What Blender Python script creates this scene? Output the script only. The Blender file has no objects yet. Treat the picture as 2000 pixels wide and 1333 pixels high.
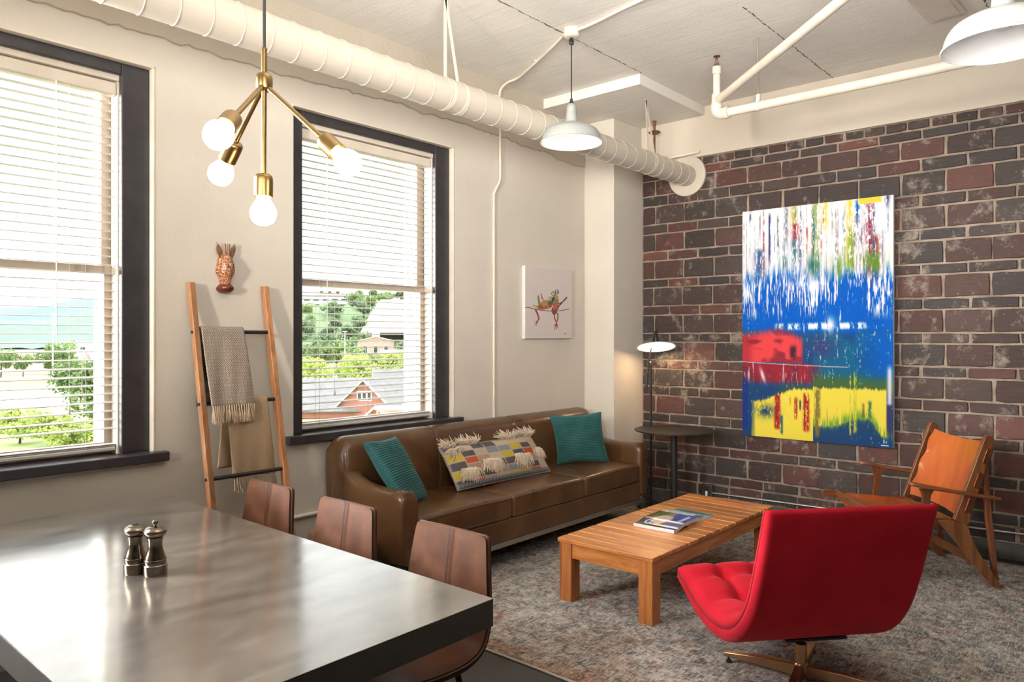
import bpy, bmesh, math, random
import numpy as np
from mathutils import Vector, Matrix

random.seed(7)
rng = np.random.default_rng(7)
SC = bpy.context.scene
COL = SC.collection
V = Vector
PI = math.pi

# ------------------------------------------------------------------ camera, sky, lights, exposure
F_PX, CAM_H = 1446.92, 1.62
YAW = math.radians(41.1623)
cam = bpy.data.cameras.new('camera')
cam.sensor_width = 36.0
cam.lens = F_PX / 2000 * 36.0
cam.shift_y = -10.5 / 2000
cam.clip_start = 0.05
cam.clip_end = 9000
camo = bpy.data.objects.new('camera', cam)
COL.objects.link(camo)
camo.location = (0, 0, CAM_H)
camo.rotation_euler = (PI / 2, 0, -(PI / 2 - YAW))
SC.camera = camo

SC.view_settings.view_transform = 'Standard'
SC.view_settings.look = 'None'
SC.view_settings.exposure = 0.0
SC.view_settings.gamma = 1.0
SC.view_settings.use_curve_mapping = False

world = bpy.data.worlds.new('overcast_sky')
SC.world = world
world.use_nodes = True
_bg = world.node_tree.nodes['Background']
_wt = world.node_tree          # overcast sky: brightness grows as 1 + 2 sin(elevation)
_tc = _wt.nodes.new('ShaderNodeTexCoord')
_sp = _wt.nodes.new('ShaderNodeSeparateXYZ')
_mx = _wt.nodes.new('ShaderNodeMath')
_mx.operation = 'MAXIMUM'
_mx.inputs[1].default_value = 0.0
_ma = _wt.nodes.new('ShaderNodeMath')
_ma.operation = 'MULTIPLY_ADD'
_ma.inputs[1].default_value = 2 * 2.4
_ma.inputs[2].default_value = 2.4
_wt.links.new(_tc.outputs['Generated'], _sp.inputs[0])
_wt.links.new(_sp.outputs['Z'], _mx.inputs[0])
_wt.links.new(_mx.outputs[0], _ma.inputs[0])
_wt.links.new(_ma.outputs[0], _bg.inputs[1])
_bg.inputs[0].default_value = (0.97, 0.985, 1.0, 1)
_bg.inputs[1].default_value = 3.3


def area(name, loc, aim, sx, sy, power, color=(1, 1, 1), portal=False, spread=180):
    l = bpy.data.lights.new(name, 'AREA')
    l.shape = 'RECTANGLE'
    l.size, l.size_y = sx, sy
    l.energy = power
    l.color = color
    l.spread = math.radians(spread)
    l.cycles.is_portal = portal
    o = bpy.data.objects.new(name, l)
    COL.objects.link(o)
    o.location = loc
    d = V(aim) - V(loc)
    o.rotation_euler = d.to_track_quat('-Z', 'Y').to_euler()
    return o


area('sky_portal', (1.06, 4.62, 2.05), (1.06, 0, 2.05), 1.4, 2.2, 1, portal=True)
area('sky_portal', (3.38, 4.62, 2.05), (3.38, 0, 2.05), 1.4, 2.2, 1, portal=True)
# one end-wall window out of frame to the left, then lamps added as fill
area('window_light_end_wall', (-3.7, 0.9, 2.45), (4.2, 4.1, 3.0), 0.4, 0.8, 44, (1.0, 0.91, 0.79), spread=60)
area('window_fill_same_wall', (-0.15, 4.12, 2.05), (1.6, 1.0, 1.3), 1.3, 2.0, 300, (1.0, 0.98, 0.95), spread=150)  # lamp added inside the room to strengthen the left window's daylight
area('low_daylight_fill', (-6.5, 12.5, 3.2), (4.5, 3.0, 1.7), 6.0, 3.0, 16000, (1.0, 0.98, 0.95))  # lamp added outdoors, sends low light in through the blinds
area('ceiling_fill', (0.9, 0.4, 2.5), (3.3, 1.9, 3.75), 1.4, 1.4, 105, (1.0, 0.975, 0.94), spread=112)  # floating lamp added to brighten the ceiling

# ------------------------------------------------------------------ mesh helpers


class MB:
    """collects verts and faces in world or local metres; build() links ONE mesh object"""

    def __init__(self):
        self.v, self.f = [], []

    def add(self, vs, fs):
        n = len(self.v)
        self.v += [tuple(p) for p in vs]
        self.f += [tuple(i + n for i in f) for f in fs]
        return self

    def box(self, x0, x1, y0, y1, z0, z1):
        vs = [(x, y, z) for z in (z0, z1) for y in (y0, y1) for x in (x0, x1)]
        return self.add(vs, [(0, 2, 3, 1), (4, 5, 7, 6), (0, 1, 5, 4), (2, 6, 7, 3), (0, 4, 6, 2), (1, 3, 7, 5)])

    def obox(self, c, size, R):
        hx, hy, hz = size[0] / 2, size[1] / 2, size[2] / 2
        vs = [V(c) + R @ V((x, y, z)) for z in (-hz, hz) for y in (-hy, hy) for x in (-hx, hx)]
        return self.add(vs, [(0, 2, 3, 1), (4, 5, 7, 6), (0, 1, 5, 4), (2, 6, 7, 3), (0, 4, 6, 2), (1, 3, 7, 5)])

    def tube(self, pts, r, n=12, cap=True, closed=False):
        pts = [V(p) for p in pts]
        rs = r if isinstance(r, (list, tuple)) else [r] * len(pts)
        m = len(pts)
        t0 = (pts[1] - pts[0]).normalized()
        up = V((0, 0, 1)) if abs(t0.z) < 0.9 else V((1, 0, 0))
        a = t0.cross(up).normalized()
        rings = []
        for i, p in enumerate(pts):
            if closed:
                t = (pts[(i + 1) % m] - pts[i - 1]).normalized()
            else:
                t = (pts[min(i + 1, m - 1)] - pts[max(i - 1, 0)]).normalized()
            a = (a - t * a.dot(t)).normalized()
            b = t.cross(a)
            rings.append([p + (a * math.cos(2 * PI * k / n) + b * math.sin(2 * PI * k / n)) * rs[i] for k in range(n)])
        vs = [p for ring in rings for p in ring]
        fs = []
        for i in range(m if closed else m - 1):
            for k in range(n):
                j = (i + 1) % m
                fs.append((i * n + k, i * n + (k + 1) % n, j * n + (k + 1) % n, j * n + k))
        if cap and not closed:
            fs.append(tuple(range(n))[::-1])
            fs.append(tuple((m - 1) * n + k for k in range(n)))
        return self.add(vs, fs)

    def lathe(self, prof, c=(0, 0, 0), n=32, M=None, cap=True):
        """prof: list of (radius, height)"""
        vs, fs = [], []
        M = M or Matrix.Identity(3)
        for r, z in prof:
            for k in range(n):
                a = 2 * PI * k / n
                vs.append(V(c) + M @ V((r * math.cos(a), r * math.sin(a), z)))
        for i in range(len(prof) - 1):
            for k in range(n):
                fs.append((i * n + k, i * n + (k + 1) % n, (i + 1) * n + (k + 1) % n, (i + 1) * n + k))
        if cap:
            fs.append(tuple(range(n))[::-1])
            fs.append(tuple((len(prof) - 1) * n + k for k in range(n)))
        return self.add(vs, fs)

    def prism(self, poly, t0, t1, fn):
        """poly in 2-D, extruded from t0 to t1; fn(a, b, t) -> point"""
        n = len(poly)
        vs = [fn(a, b, t0) for a, b in poly] + [fn(a, b, t1) for a, b in poly]
        fs = [tuple(range(n))[::-1], tuple(range(n, 2 * n))]
        fs += [(i, (i + 1) % n, n + (i + 1) % n, n + i) for i in range(n)]
        return self.add(vs, fs)

    def grid(self, P, wrap_u=False, wrap_v=False):
        """P[i][j] points"""
        nu, nv = len(P), len(P[0])
        vs = [p for row in P for p in row]
        fs = []
        for i in range(nu if wrap_u else nu - 1):
            for j in range(nv if wrap_v else nv - 1):
                a, b = (i + 1) % nu, (j + 1) % nv
                fs.append((i * nv + j, a * nv + j, a * nv + b, i * nv + b))
        return self.add(vs, fs)

    def build(self, name, mat, parent=None, smooth=False, bevel=0, seg=2, subd=0, angle=40, local=False, fixn=True, attrs=None):
        me = bpy.data.meshes.new(name)
        off = V((0, 0, 0))
        if parent is not None and not local:
            off = world_loc(parent)
        me.from_pydata([tuple(V(p) - off) for p in self.v], [], self.f)
        if attrs:
            for an, dat in attrs.items():
                at = me.attributes.new(an, 'FLOAT_COLOR' if len(dat[0]) == 4 else 'FLOAT_VECTOR', 'POINT')
                at.data.foreach_set('color' if len(dat[0]) == 4 else 'vector', np.asarray(dat, dtype=np.float32).ravel())
        if fixn:
            bm = bmesh.new()
            bm.from_mesh(me)
            bmesh.ops.recalc_face_normals(bm, faces=bm.faces)
            bm.to_mesh(me)
            bm.free()
        if smooth:
            me.polygons.foreach_set('use_smooth', [True] * len(me.polygons))
            if angle < 180:
                me.set_sharp_from_angle(angle=math.radians(angle))
        o = bpy.data.objects.new(name, me)
        COL.objects.link(o)
        if isinstance(mat, (list, tuple)):
            for m_ in mat:
                me.materials.append(m_)
        elif mat is not None:
            me.materials.append(mat)
        if bevel:
            b = o.modifiers.new('bevel', 'BEVEL')
            b.width = bevel
            b.segments = seg
            b.limit_method = 'ANGLE'
            b.angle_limit = math.radians(35)
            if not smooth:
                me.polygons.foreach_set('use_smooth', [True] * len(me.polygons))
                b.harden_normals = True
        if subd:
            s = o.modifiers.new('subd', 'SUBSURF')
            s.levels = s.render_levels = subd
        if parent is not None:
            o.parent = parent
        return o


ROOT_LOC = {}


def world_loc(o):
    while o.parent is not None:
        o = o.parent
    return ROOT_LOC.get(o.name, V((0, 0, 0)))


def tag(o, label=None, cat=None, group=None, kind=None):
    if label:
        o['label'] = label
    if cat:
        o['category'] = cat
    if group:
        o['group'] = group
    if kind:
        o['kind'] = kind
    return o


def thing(name, label, cat, loc=(0, 0, 0), rz=0.0, group=None):
    o = bpy.data.objects.new(name, None)
    COL.objects.link(o)
    o.location = loc
    o.rotation_euler = (0, 0, rz)
    ROOT_LOC[o.name] = V(loc)
    return tag(o, label, cat, group)


def one(o, label, cat, group=None):
    return tag(o, label, cat, group)


def structure(o):
    o['kind'] = 'structure'
    return o


def copy_tree(o, parent=None):
    c = o.copy()
    COL.objects.link(c)
    if parent is not None:
        c.parent = parent
    for ch in [x for x in SC.objects if x.parent is o]:
        copy_tree(ch, c)
    return c


def dup(o, loc=None, rz=None, scale=None, label=None):
    c = copy_tree(o)
    if loc is not None:
        c.location = loc
    if rz is not None:
        c.rotation_euler = (0, 0, rz)
    if scale is not None:
        c.scale = scale
    if label:
        c['label'] = label
    return c


def bez(pts, n=8):
    """Catmull-Rom through 2-D or 3-D points"""
    P = [np.array(p, float) for p in pts]
    P = [2 * P[0] - P[1]] + P + [2 * P[-1] - P[-2]]
    out = []
    for i in range(1, len(P) - 2):
        for k in range(n):
            t = k / n
            a, b, c, d = P[i - 1], P[i], P[i + 1], P[i + 2]
            out.append(0.5 * ((2 * b) + (-a + c) * t + (2 * a - 5 * b + 4 * c - d) * t * t + (-a + 3 * b - 3 * c + d) * t ** 3))
    out.append(P[-2])
    return [tuple(float(q) for q in p) for p in out]


def lerp(a, b, t):
    return a + (b - a) * t


def sstep(a, b, x):
    t = np.clip((x - a) / (b - a), 0, 1)
    return t * t * (3 - 2 * t)


# ------------------------------------------------------------------ materials


def new_mat(name):
    m = bpy.data.materials.new(name)
    m.use_nodes = True
    nt = m.node_tree
    return m, nt, nt.nodes['Principled BSDF']


def N(nt, t, **kw):
    n = nt.nodes.new(t)
    for k, v in kw.items():
        if k.startswith('i_'):
            key = k[2:]
            key = int(key) if key.isdigit() else key
            n.inputs[key].default_value = v
        else:
            setattr(n, k, v)
    return n


def coords(nt, kind='Object', scale=(1, 1, 1), rot=(0, 0, 0)):
    if kind == 'Position':
        g = N(nt, 'ShaderNodeNewGeometry')
        s = g.outputs['Position']
    else:
        g = N(nt, 'ShaderNodeTexCoord')
        s = g.outputs[kind]
    mp = N(nt, 'ShaderNodeMapping')
    mp.inputs['Scale'].default_value = scale
    mp.inputs['Rotation'].default_value = rot
    nt.links.new(s, mp.inputs[0])
    return mp.outputs[0]


def noise(nt, vec, scale=5, detail=4, rough=0.55, dist=0.0):
    n = N(nt, 'ShaderNodeTexNoise')
    n.inputs['Scale'].default_value = scale
    n.inputs['Detail'].default_value = detail
    n.inputs['Roughness'].default_value = rough
    n.inputs['Distortion'].default_value = dist
    nt.links.new(vec, n.inputs['Vector'])
    return n.outputs['Fac']


def ramp(nt, fac, stops, interp='LINEAR'):
    r = N(nt, 'ShaderNodeValToRGB')
    r.color_ramp.interpolation = interp
    el = r.color_ramp.elements
    while len(el) < len(stops):
        el.new(0.5)
    for e, (p, c) in zip(el, stops):
        e.position = p
        e.color = (c[0], c[1], c[2], 1) if not isinstance(c, (int, float)) else (c, c, c, 1)
    nt.links.new(fac, r.inputs[0])
    return r.outputs[0]


def mix(nt, fac, a, b, mode='MIX'):
    m = N(nt, 'ShaderNodeMix', data_type='RGBA', blend_type=mode)
    for sock, val in ((m.inputs[0], fac), (m.inputs[6], a), (m.inputs[7], b)):
        if isinstance(val, (int, float)):
            sock.default_value = val
        elif isinstance(val, (tuple, list)):
            sock.default_value = (val[0], val[1], val[2], 1)
        else:
            nt.links.new(val, sock)
    return m.outputs[2]


def mth(nt, op, a, b=0.5, c=None):
    m = N(nt, 'ShaderNodeMath', operation=op)
    for i, val in enumerate((a, b, c)):
        if val is None:
            continue
        if isinstance(val, (int, float)):
            m.inputs[i].default_value = val
        else:
            nt.links.new(val, m.inputs[i])
    return m.outputs[0]


def bump(nt, bsdf, h, strength=0.2, dist=0.01):
    b = N(nt, 'ShaderNodeBump')
    b.inputs['Strength'].default_value = strength
    b.inputs['Distance'].default_value = dist
    nt.links.new(h, b.inputs['Height'])
    nt.links.new(b.outputs[0], bsdf.inputs['Normal'])
    return b


def simple(name, c1, c2=None, rough=0.5, metal=0.0, scale=6, detail=5, bstr=0.0, bscale=None, spec=0.5, stretch=(1, 1, 1), lo=0.35, hi=0.65, coat=0.0, rough2=None, sheen=0.0, kind='Object', bdist=0.004):
    m, nt, b = new_mat(name)
    vec = coords(nt, kind, stretch)
    if c2 is None:
        c2 = tuple(x * 0.82 for x in c1)
    f = noise(nt, vec, scale, detail)
    nt.links.new(ramp(nt, f, [(lo, c1), (hi, c2)]), b.inputs['Base Color'])
    b.inputs['Roughness'].default_value = rough
    if rough2 is not None:
        nt.links.new(ramp(nt, f, [(lo, rough), (hi, rough2)]), b.inputs['Roughness'])
    b.inputs['Metallic'].default_value = metal
    b.inputs['Specular IOR Level'].default_value = spec
    b.inputs['Coat Weight'].default_value = coat
    if sheen:
        b.inputs['Sheen Weight'].default_value = sheen
    if bstr:
        bump(nt, b, noise(nt, vec, bscale or scale * 6, 4), bstr, bdist)
    return m


def wood(name, dark, mid, light, axis='X', scale=1.0, rough=0.42, coat=0.1):
    m, nt, b = new_mat(name)
    st = {'X': (1.2, 16, 16), 'Y': (16, 1.2, 16), 'Z': (16, 16, 1.2)}[axis]
    oi = N(nt, 'ShaderNodeObjectInfo')
    tc = N(nt, 'ShaderNodeTexCoord')
    add = N(nt, 'ShaderNodeVectorMath', operation='ADD')
    sc = N(nt, 'ShaderNodeVectorMath', operation='SCALE')
    comb = N(nt, 'ShaderNodeCombineXYZ')
    for k in range(3):
        nt.links.new(oi.outputs['Random'], comb.inputs[k])
    nt.links.new(comb.outputs[0], sc.inputs[0])
    sc.inputs['Scale'].default_value = 13.0
    nt.links.new(tc.outputs['Object'], add.inputs[0])
    nt.links.new(sc.outputs[0], add.inputs[1])
    mp = N(nt, 'ShaderNodeMapping')
    mp.inputs['Scale'].default_value = tuple(s * scale for s in st)
    nt.links.new(add.outputs[0], mp.inputs[0])
    f = noise(nt, mp.outputs[0], 2.2, 6, 0.6, 0.6)
    c = ramp(nt, f, [(0.28, dark), (0.5, mid), (0.72, light)])
    f2 = noise(nt, mp.outputs[0], 14, 3, 0.6)
    c = mix(nt, ramp(nt, f2, [(0.45, 0.0), (0.75, 0.35)]), c, dark)
    hue = mth(nt, 'MULTIPLY_ADD', oi.outputs['Random'], 0.5, 0.78)
    hs = N(nt, 'ShaderNodeHueSaturation')
    nt.links.new(hue, hs.inputs['Value'])
    nt.links.new(c, hs.inputs['Color'])
    nt.links.new(hs.outputs[0], b.inputs['Base Color'])
    b.inputs['Roughness'].default_value = rough
    b.inputs['Coat Weight'].default_value = coat
    b.inputs['Coat Roughness'].default_value = 0.25
    bump(nt, b, f2, 0.08, 0.002)
    return m


def leather(name, c1, c2, c3, rough=0.38, scale=5, grain=260, coat=0.0, bstr=0.25, spec=0.5):
    m, nt, b = new_mat(name)
    vec = coords(nt, 'Object')
    f = noise(nt, vec, scale, 4, 0.5, 0.3)
    c = ramp(nt, f, [(0.22, c1), (0.5, c2), (0.76, c3)])
    f2 = noise(nt, vec, scale * 7, 4, 0.7, 1.2)
    c = mix(nt, ramp(nt, f2, [(0.58, 0.0), (0.85, 0.22)]), c, tuple(min(1, x * 1.35) for x in c3))
    nt.links.new(c, b.inputs['Base Color'])
    nt.links.new(ramp(nt, f, [(0.3, rough * 0.85), (0.7, rough * 1.25)]), b.inputs['Roughness'])
    b.inputs['Coat Weight'].default_value = coat
    b.inputs['Specular IOR Level'].default_value = spec
    vo = N(nt, 'ShaderNodeTexVoronoi')
    vo.inputs['Scale'].default_value = grain
    nt.links.new(vec, vo.inputs['Vector'])
    h = mth(nt, 'ADD', mth(nt, 'MULTIPLY', vo.outputs['Distance'], 0.35), mth(nt, 'MULTIPLY', noise(nt, vec, 22, 4, 0.6), 1.2))
    bump(nt, b, h, bstr, 0.003)
    return m


def attr_mat(name, attr='Col', rough=0.6, bstr=0.0, bscale=300, spec=0.4):
    m, nt, b = new_mat(name)
    a = N(nt, 'ShaderNodeAttribute', attribute_name=attr)
    nt.links.new(a.outputs['Color'], b.inputs['Base Color'])
    b.inputs['Roughness'].default_value = rough
    b.inputs['Specular IOR Level'].default_value = spec
    if bstr:
        bump(nt, b, noise(nt, coords(nt, 'Object'), bscale, 3), bstr, 0.003)
    return m


def metal(name, c, rough=0.3, aniso=0.0):
    m, nt, b = new_mat(name)
    vec = coords(nt, 'Object')
    f = noise(nt, vec, 14, 3)
    nt.links.new(ramp(nt, f, [(0.3, tuple(x * 0.85 for x in c)), (0.7, c)]), b.inputs['Base Color'])
    nt.links.new(ramp(nt, f, [(0.3, rough * 0.95), (0.7, rough * 1.1)]), b.inputs['Roughness'])
    b.inputs['Metallic'].default_value = 1.0
    return m


def emit(name, c, strength):
    m, nt, b = new_mat(name)
    e = N(nt, 'ShaderNodeEmission')
    e.inputs[0].default_value = (*c, 1)
    e.inputs[1].default_value = strength
    nt.links.new(e.outputs[0], nt.nodes['Material Output'].inputs[0])
    return m


def plaster_mat(name, base, stain, boards=False, bstr=0.35):
    """old painted plaster / concrete: mottling, hairline dirt, trowel relief; boards=True adds board-form marks along Y"""
    m, nt, b = new_mat(name)
    vec = coords(nt, 'Position')
    f = noise(nt, vec, 1.3, 6, 0.6)
    c = ramp(nt, f, [(0.3, tuple(x * 0.93 for x in base)), (0.6, base)])
    f2 = noise(nt, vec, 7, 8, 0.72, 0.8)
    c = mix(nt, ramp(nt, f2, [(0.66, 0.0), (0.8, 0.55)]), c, stain)
    h = mth(nt, 'ADD', noise(nt, vec, 3.5, 5), mth(nt, 'MULTIPLY', noise(nt, vec, 60, 4), 0.25))
    if boards:
        v2 = coords(nt, 'Position', (1, 0.05, 1))
        w = N(nt, 'ShaderNodeTexWave', wave_type='BANDS', bands_direction='X', wave_profile='SAW')
        w.inputs['Scale'].default_value = 2.1
        w.inputs['Distortion'].default_value = 0.5
        w.inputs['Detail'].default_value = 3
        nt.links.new(v2, w.inputs['Vector'])
        h = mth(nt, 'ADD', h, mth(nt, 'MULTIPLY', w.outputs['Fac'], 0.55))
        ln = ramp(nt, w.outputs['Fac'], [(0.0, 0.16), (0.05, 0.0)])
        c = mix(nt, ln, c, stain)
        v3 = coords(nt, 'Position', (14, 0.7, 14))
        c = mix(nt, ramp(nt, noise(nt, v3, 1.5, 4), [(0.55, 0.0), (0.8, 0.10)]), c, stain)
        h = mth(nt, 'ADD', h, mth(nt, 'MULTIPLY', noise(nt, v3, 2.0, 4), 0.2))
    nt.links.new(c, b.inputs['Base Color'])
    b.inputs['Roughness'].default_value = 0.75
    b.inputs['Specular IOR Level'].default_value = 0.3
    bump(nt, b, h, bstr, 0.012)
    return m


M = {}
M['plaster'] = plaster_mat('painted_plaster', (0.65, 0.60, 0.52), (0.42, 0.35, 0.27))
M['concrete'] = plaster_mat('painted_concrete', (0.62, 0.55, 0.45), (0.30, 0.24, 0.17), bstr=0.6)
M['ceiling'] = plaster_mat('board_marked_concrete', (0.78, 0.745, 0.68), (0.40, 0.34, 0.27), boards=True, bstr=0.5)
M['rough_concrete'] = plaster_mat('chipped_concrete', (0.52, 0.46, 0.37), (0.22, 0.17, 0.12), bstr=1.0)
M['curb'] = simple('dark_concrete_curb', (0.10, 0.095, 0.085), (0.06, 0.055, 0.05), 0.7, bstr=0.4)
M['back_room'] = simple('dark_unseen_wall', (0.12, 0.10, 0.085), (0.09, 0.075, 0.06), 0.7)  # unseen walls, set dark to cut light bounced back into the room
M['floor'] = simple('dark_polished_concrete', (0.055, 0.05, 0.045), (0.035, 0.032, 0.03), 0.42, scale=2.5, bstr=0.1, rough2=0.6)
M['dark_trim'] = simple('charcoal_gloss_paint', (0.042, 0.038, 0.042), (0.03, 0.027, 0.03), 0.38, scale=9, bstr=0.15, bscale=40)
M['cream_paint'] = simple('cream_gloss_paint', (0.70, 0.63, 0.54), (0.62, 0.55, 0.46), 0.45, scale=4, bstr=0.1)
M['sash_paint'] = simple('beige_sash_paint', (0.56, 0.46, 0.38), (0.50, 0.40, 0.32), 0.5, scale=6, bstr=0.1)
M['pipe_paint'] = simple('cream_pipe_paint', (0.74, 0.67, 0.56), (0.66, 0.58, 0.47), 0.45, scale=8, bstr=0.08)
M['duct_paint'] = simple('ivory_duct_paint', (0.62, 0.56, 0.47), (0.57, 0.51, 0.42), 0.34, scale=3, bstr=0.06)
M['white_ext'] = simple('white_outside_paint', (0.8, 0.79, 0.77), (0.7, 0.69, 0.67), 0.6)
M['brass'] = metal('aged_brass', (0.33, 0.215, 0.09), 0.3)
M['bronze'] = metal('copper_bronze', (0.55, 0.33, 0.19), 0.32)
M['steel'] = metal('brushed_steel', (0.46, 0.44, 0.41), 0.25)
M['pewter'] = metal('antique_pewter', (0.24, 0.20, 0.155), 0.24)
M['black_metal'] = simple('black_metal', (0.02, 0.019, 0.018), (0.014, 0.013, 0.012), 0.4, scale=12)
M['black_rubber'] = simple('black_cord', (0.02, 0.018, 0.016), None, 0.6)
M['enamel_grey'] = simple('pale_grey_enamel', (0.36, 0.38, 0.36), (0.32, 0.34, 0.325), 0.3, scale=3)
M['enamel_white'] = simple('white_enamel', (0.85, 0.84, 0.82), (0.8, 0.79, 0.77), 0.22, scale=3)
M['bulb'] = emit('lit_bulb', (1.0, 0.82, 0.58), 34)
M['lamp_glow'] = emit('lamp_disc', (1.0, 0.66, 0.36), 16)
M['far_bulb'] = emit('shade_bulb', (1.0, 0.86, 0.68), 30)
M['rust'] = simple('rusty_iron', (0.20, 0.09, 0.04), (0.10, 0.05, 0.03), 0.8, scale=20)
# ------------------------------------------------------------------ room shell
YW, XB, ZC = 4.195, 6.37, 3.753
W_OPEN = [(0.349, 1.779), (2.662, 4.092)]
Z0W, Z1W = 0.925, 3.10

structure(MB().box(-4.2, 6.9, -4.2, 4.7, -0.3, 0.0).build('floor', M['floor']))
structure(MB().box(-4.2, 6.9, -4.2, 4.7, ZC, ZC + 0.25).build('ceiling', M['ceiling']))

w = MB()
xs = [-4.2, W_OPEN[0][0], W_OPEN[0][1], W_OPEN[1][0], W_OPEN[1][1], 6.9]
for i in (0, 2, 4):
    w.box(xs[i], xs[i + 1], YW, 4.60, 0, ZC)
for a, b in W_OPEN:
    w.box(a, b, YW, 4.60, 0, Z0W)
    w.box(a, b, YW, 4.60, Z1W, ZC)
structure(w.build('wall_left', M['plaster'], fixn=False))
structure(MB().box(-4.2, -4.0, -4.2, 4.6, 0, ZC).build('wall_end', M['back_room']))
structure(MB().box(-4.2, 6.9, -4.4, -4.2, 0, ZC).build('wall_back', M['back_room']))

# unseen block shaped like kitchen units, added to keep low light off the wall foot
kt = thing('light_blocker', 'added tall dark cabinet standing out of the frame to the left', 'blocker', (-1.3, 2.4, 0))
MB().box(-1.6, -1.0, 1.2, 3.3, 0.08, 1.75).build('blocker_body', M['back_room'], kt, bevel=0.004)
for y in (1.21, 1.91, 2.61):
    dr = MB().box(-1.0, -0.978, y, y + 0.68, 0.10, 1.74).build('blocker_door', M['back_room'], kt, bevel=0.003)
    MB().tube([(-0.955, y + 0.62, 0.9), (-0.955, y + 0.62, 1.15)], 0.006, 8).build('handle', M['dark_trim'], dr, smooth=True)
MB().box(-1.58, -1.04, 1.25, 3.25, 0.0, 0.08).build('blocker_plinth', M['dark_trim'], kt)

# ragged band of older concrete showing along the top of the window wall
def ragged_band():
    m = MB()
    n = 150
    top, bot = [], []
    r = np.cumsum(rng.normal(0, 0.006, n))
    for i in range(n):
        x = lerp(-0.5, 5.86, i / (n - 1))
        zz = 3.30 + 0.012 * math.sin(x * 2.1) + 0.6 * (r[i] - np.linspace(r[0], r[-1], n)[i]) + rng.normal(0, 0.005)
        if x > 5.25:
            zz -= 0.05 * min(1, (x - 5.25) / 0.3)
        bot.append(zz)
        top.append(ZC)
    P = []
    for i in range(n):
        x = lerp(-0.5, 5.86, i / (n - 1))
        P.append([(x, YW + 0.002, bot[i]), (x, YW - 0.014, bot[i] + 0.006), (x, YW - 0.014, top[i]), (x, YW + 0.002, top[i])])
    m.grid(P)
    return m


structure(ragged_band().build('trim_1', M['rough_concrete'], smooth=True, angle=50))
# beam along the brick wall, soffit drop in the corner, column
structure(MB().box(6.352, 6.9, -4.2, YW, 3.292, ZC).build('trim_2', M['concrete'], bevel=0.006))
structure(MB().box(5.214, 6.352, 3.178, YW, 3.665, ZC).build('trim_3', M['ceiling'], bevel=0.006))
structure(MB().box(5.862, 6.378, 3.855, YW, 0, 3.664).build('trim_4', M['plaster'], bevel=0.005))

# hairline joints between the ceiling pours
def joint(y, x0, x1):
    m = MB()
    n = 90
    P = []
    for i in range(n):
        x = lerp(x0, x1, i / (n - 1))
        wd = 0.0035 * abs(rng.normal(0.8, 0.6)) + 0.0008
        yy = y + rng.normal(0, 0.003)
        P.append([(x, yy - wd, ZC - 0.0008), (x, yy + wd, ZC - 0.0008)])
    return m.grid(P)


M['joint'] = simple('dark_joint', (0.10, 0.075, 0.05), (0.2, 0.16, 0.11), 0.9, scale=30)
structure(joint(3.165, 2.0, 5.21).build('trim_5', M['joint']))
structure(joint(2.035, 4.6, 6.35).build('trim_6', M['joint']))
structure(joint(0.84, 4.6, 6.0).build('trim_7', M['joint']))

# ------------------------------------------------------------------ brick wall, every visible brick a part
def brick_material():
    m, nt, b = new_mat('old_clay_brick')
    oi = N(nt, 'ShaderNodeObjectInfo')
    vec = coords(nt, 'Position')
    vst = coords(nt, 'Position', (1, 2.0, 26))
    base = oi.outputs['Color']
    f = noise(nt, vec, 9, 6, 0.6)
    c = mix(nt, ramp(nt, f, [(0.3, 0.0), (0.7, 0.5)]), base, (0.035, 0.026, 0.024))
    c = mix(nt, ramp(nt, noise(nt, vst, 2.5, 5, 0.7), [(0.45, 0.0), (0.75, 0.35)]), c, (0.11, 0.066, 0.052))
    # mortar smears and paint flecks
    fs = noise(nt, vec, 6.5, 9, 0.74, 0.15)
    big = noise(nt, vec, 1.1, 2, 0.5)
    thr = mth(nt, 'ADD', fs, mth(nt, 'MULTIPLY', big, 0.28))
    c = mix(nt, ramp(nt, thr, [(0.70, 0.0), (0.84, 0.75)]), c, (0.36, 0.30, 0.24))
    fl = noise(nt, vec, 55, 3, 0.6)
    c = mix(nt, ramp(nt, fl, [(0.69, 0.0), (0.73, 0.6)]), c, (0.55, 0.49, 0.41))
    nt.links.new(c, b.inputs['Base Color'])
    b.inputs['Roughness'].default_value = 0.62
    b.inputs['Specular IOR Level'].default_value = 0.4
    h = mth(nt, 'ADD', noise(nt, vst, 6, 5, 0.7), mth(nt, 'MULTIPLY', noise(nt, vec, 40, 5), 0.7))
    bump(nt, b, h, 0.55, 0.006)
    return m


M['brick'] = brick_material()
M['mortar'] = simple('sandy_mortar', (0.36, 0.285, 0.22), (0.22, 0.165, 0.125), 0.9, scale=9, bstr=0.9, bscale=70, bdist=0.01, kind='Position')
wall_right = structure(MB().box(6.3775, 6.9, -4.2, YW + 0.4, 0.12, 3.30).build('wall_right', M['mortar']))
structure(MB().box(6.362, 6.9, -4.2, 3.86, 0.0, 0.127).build('baseboard_right', M['curb'], bevel=0.008))


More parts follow.
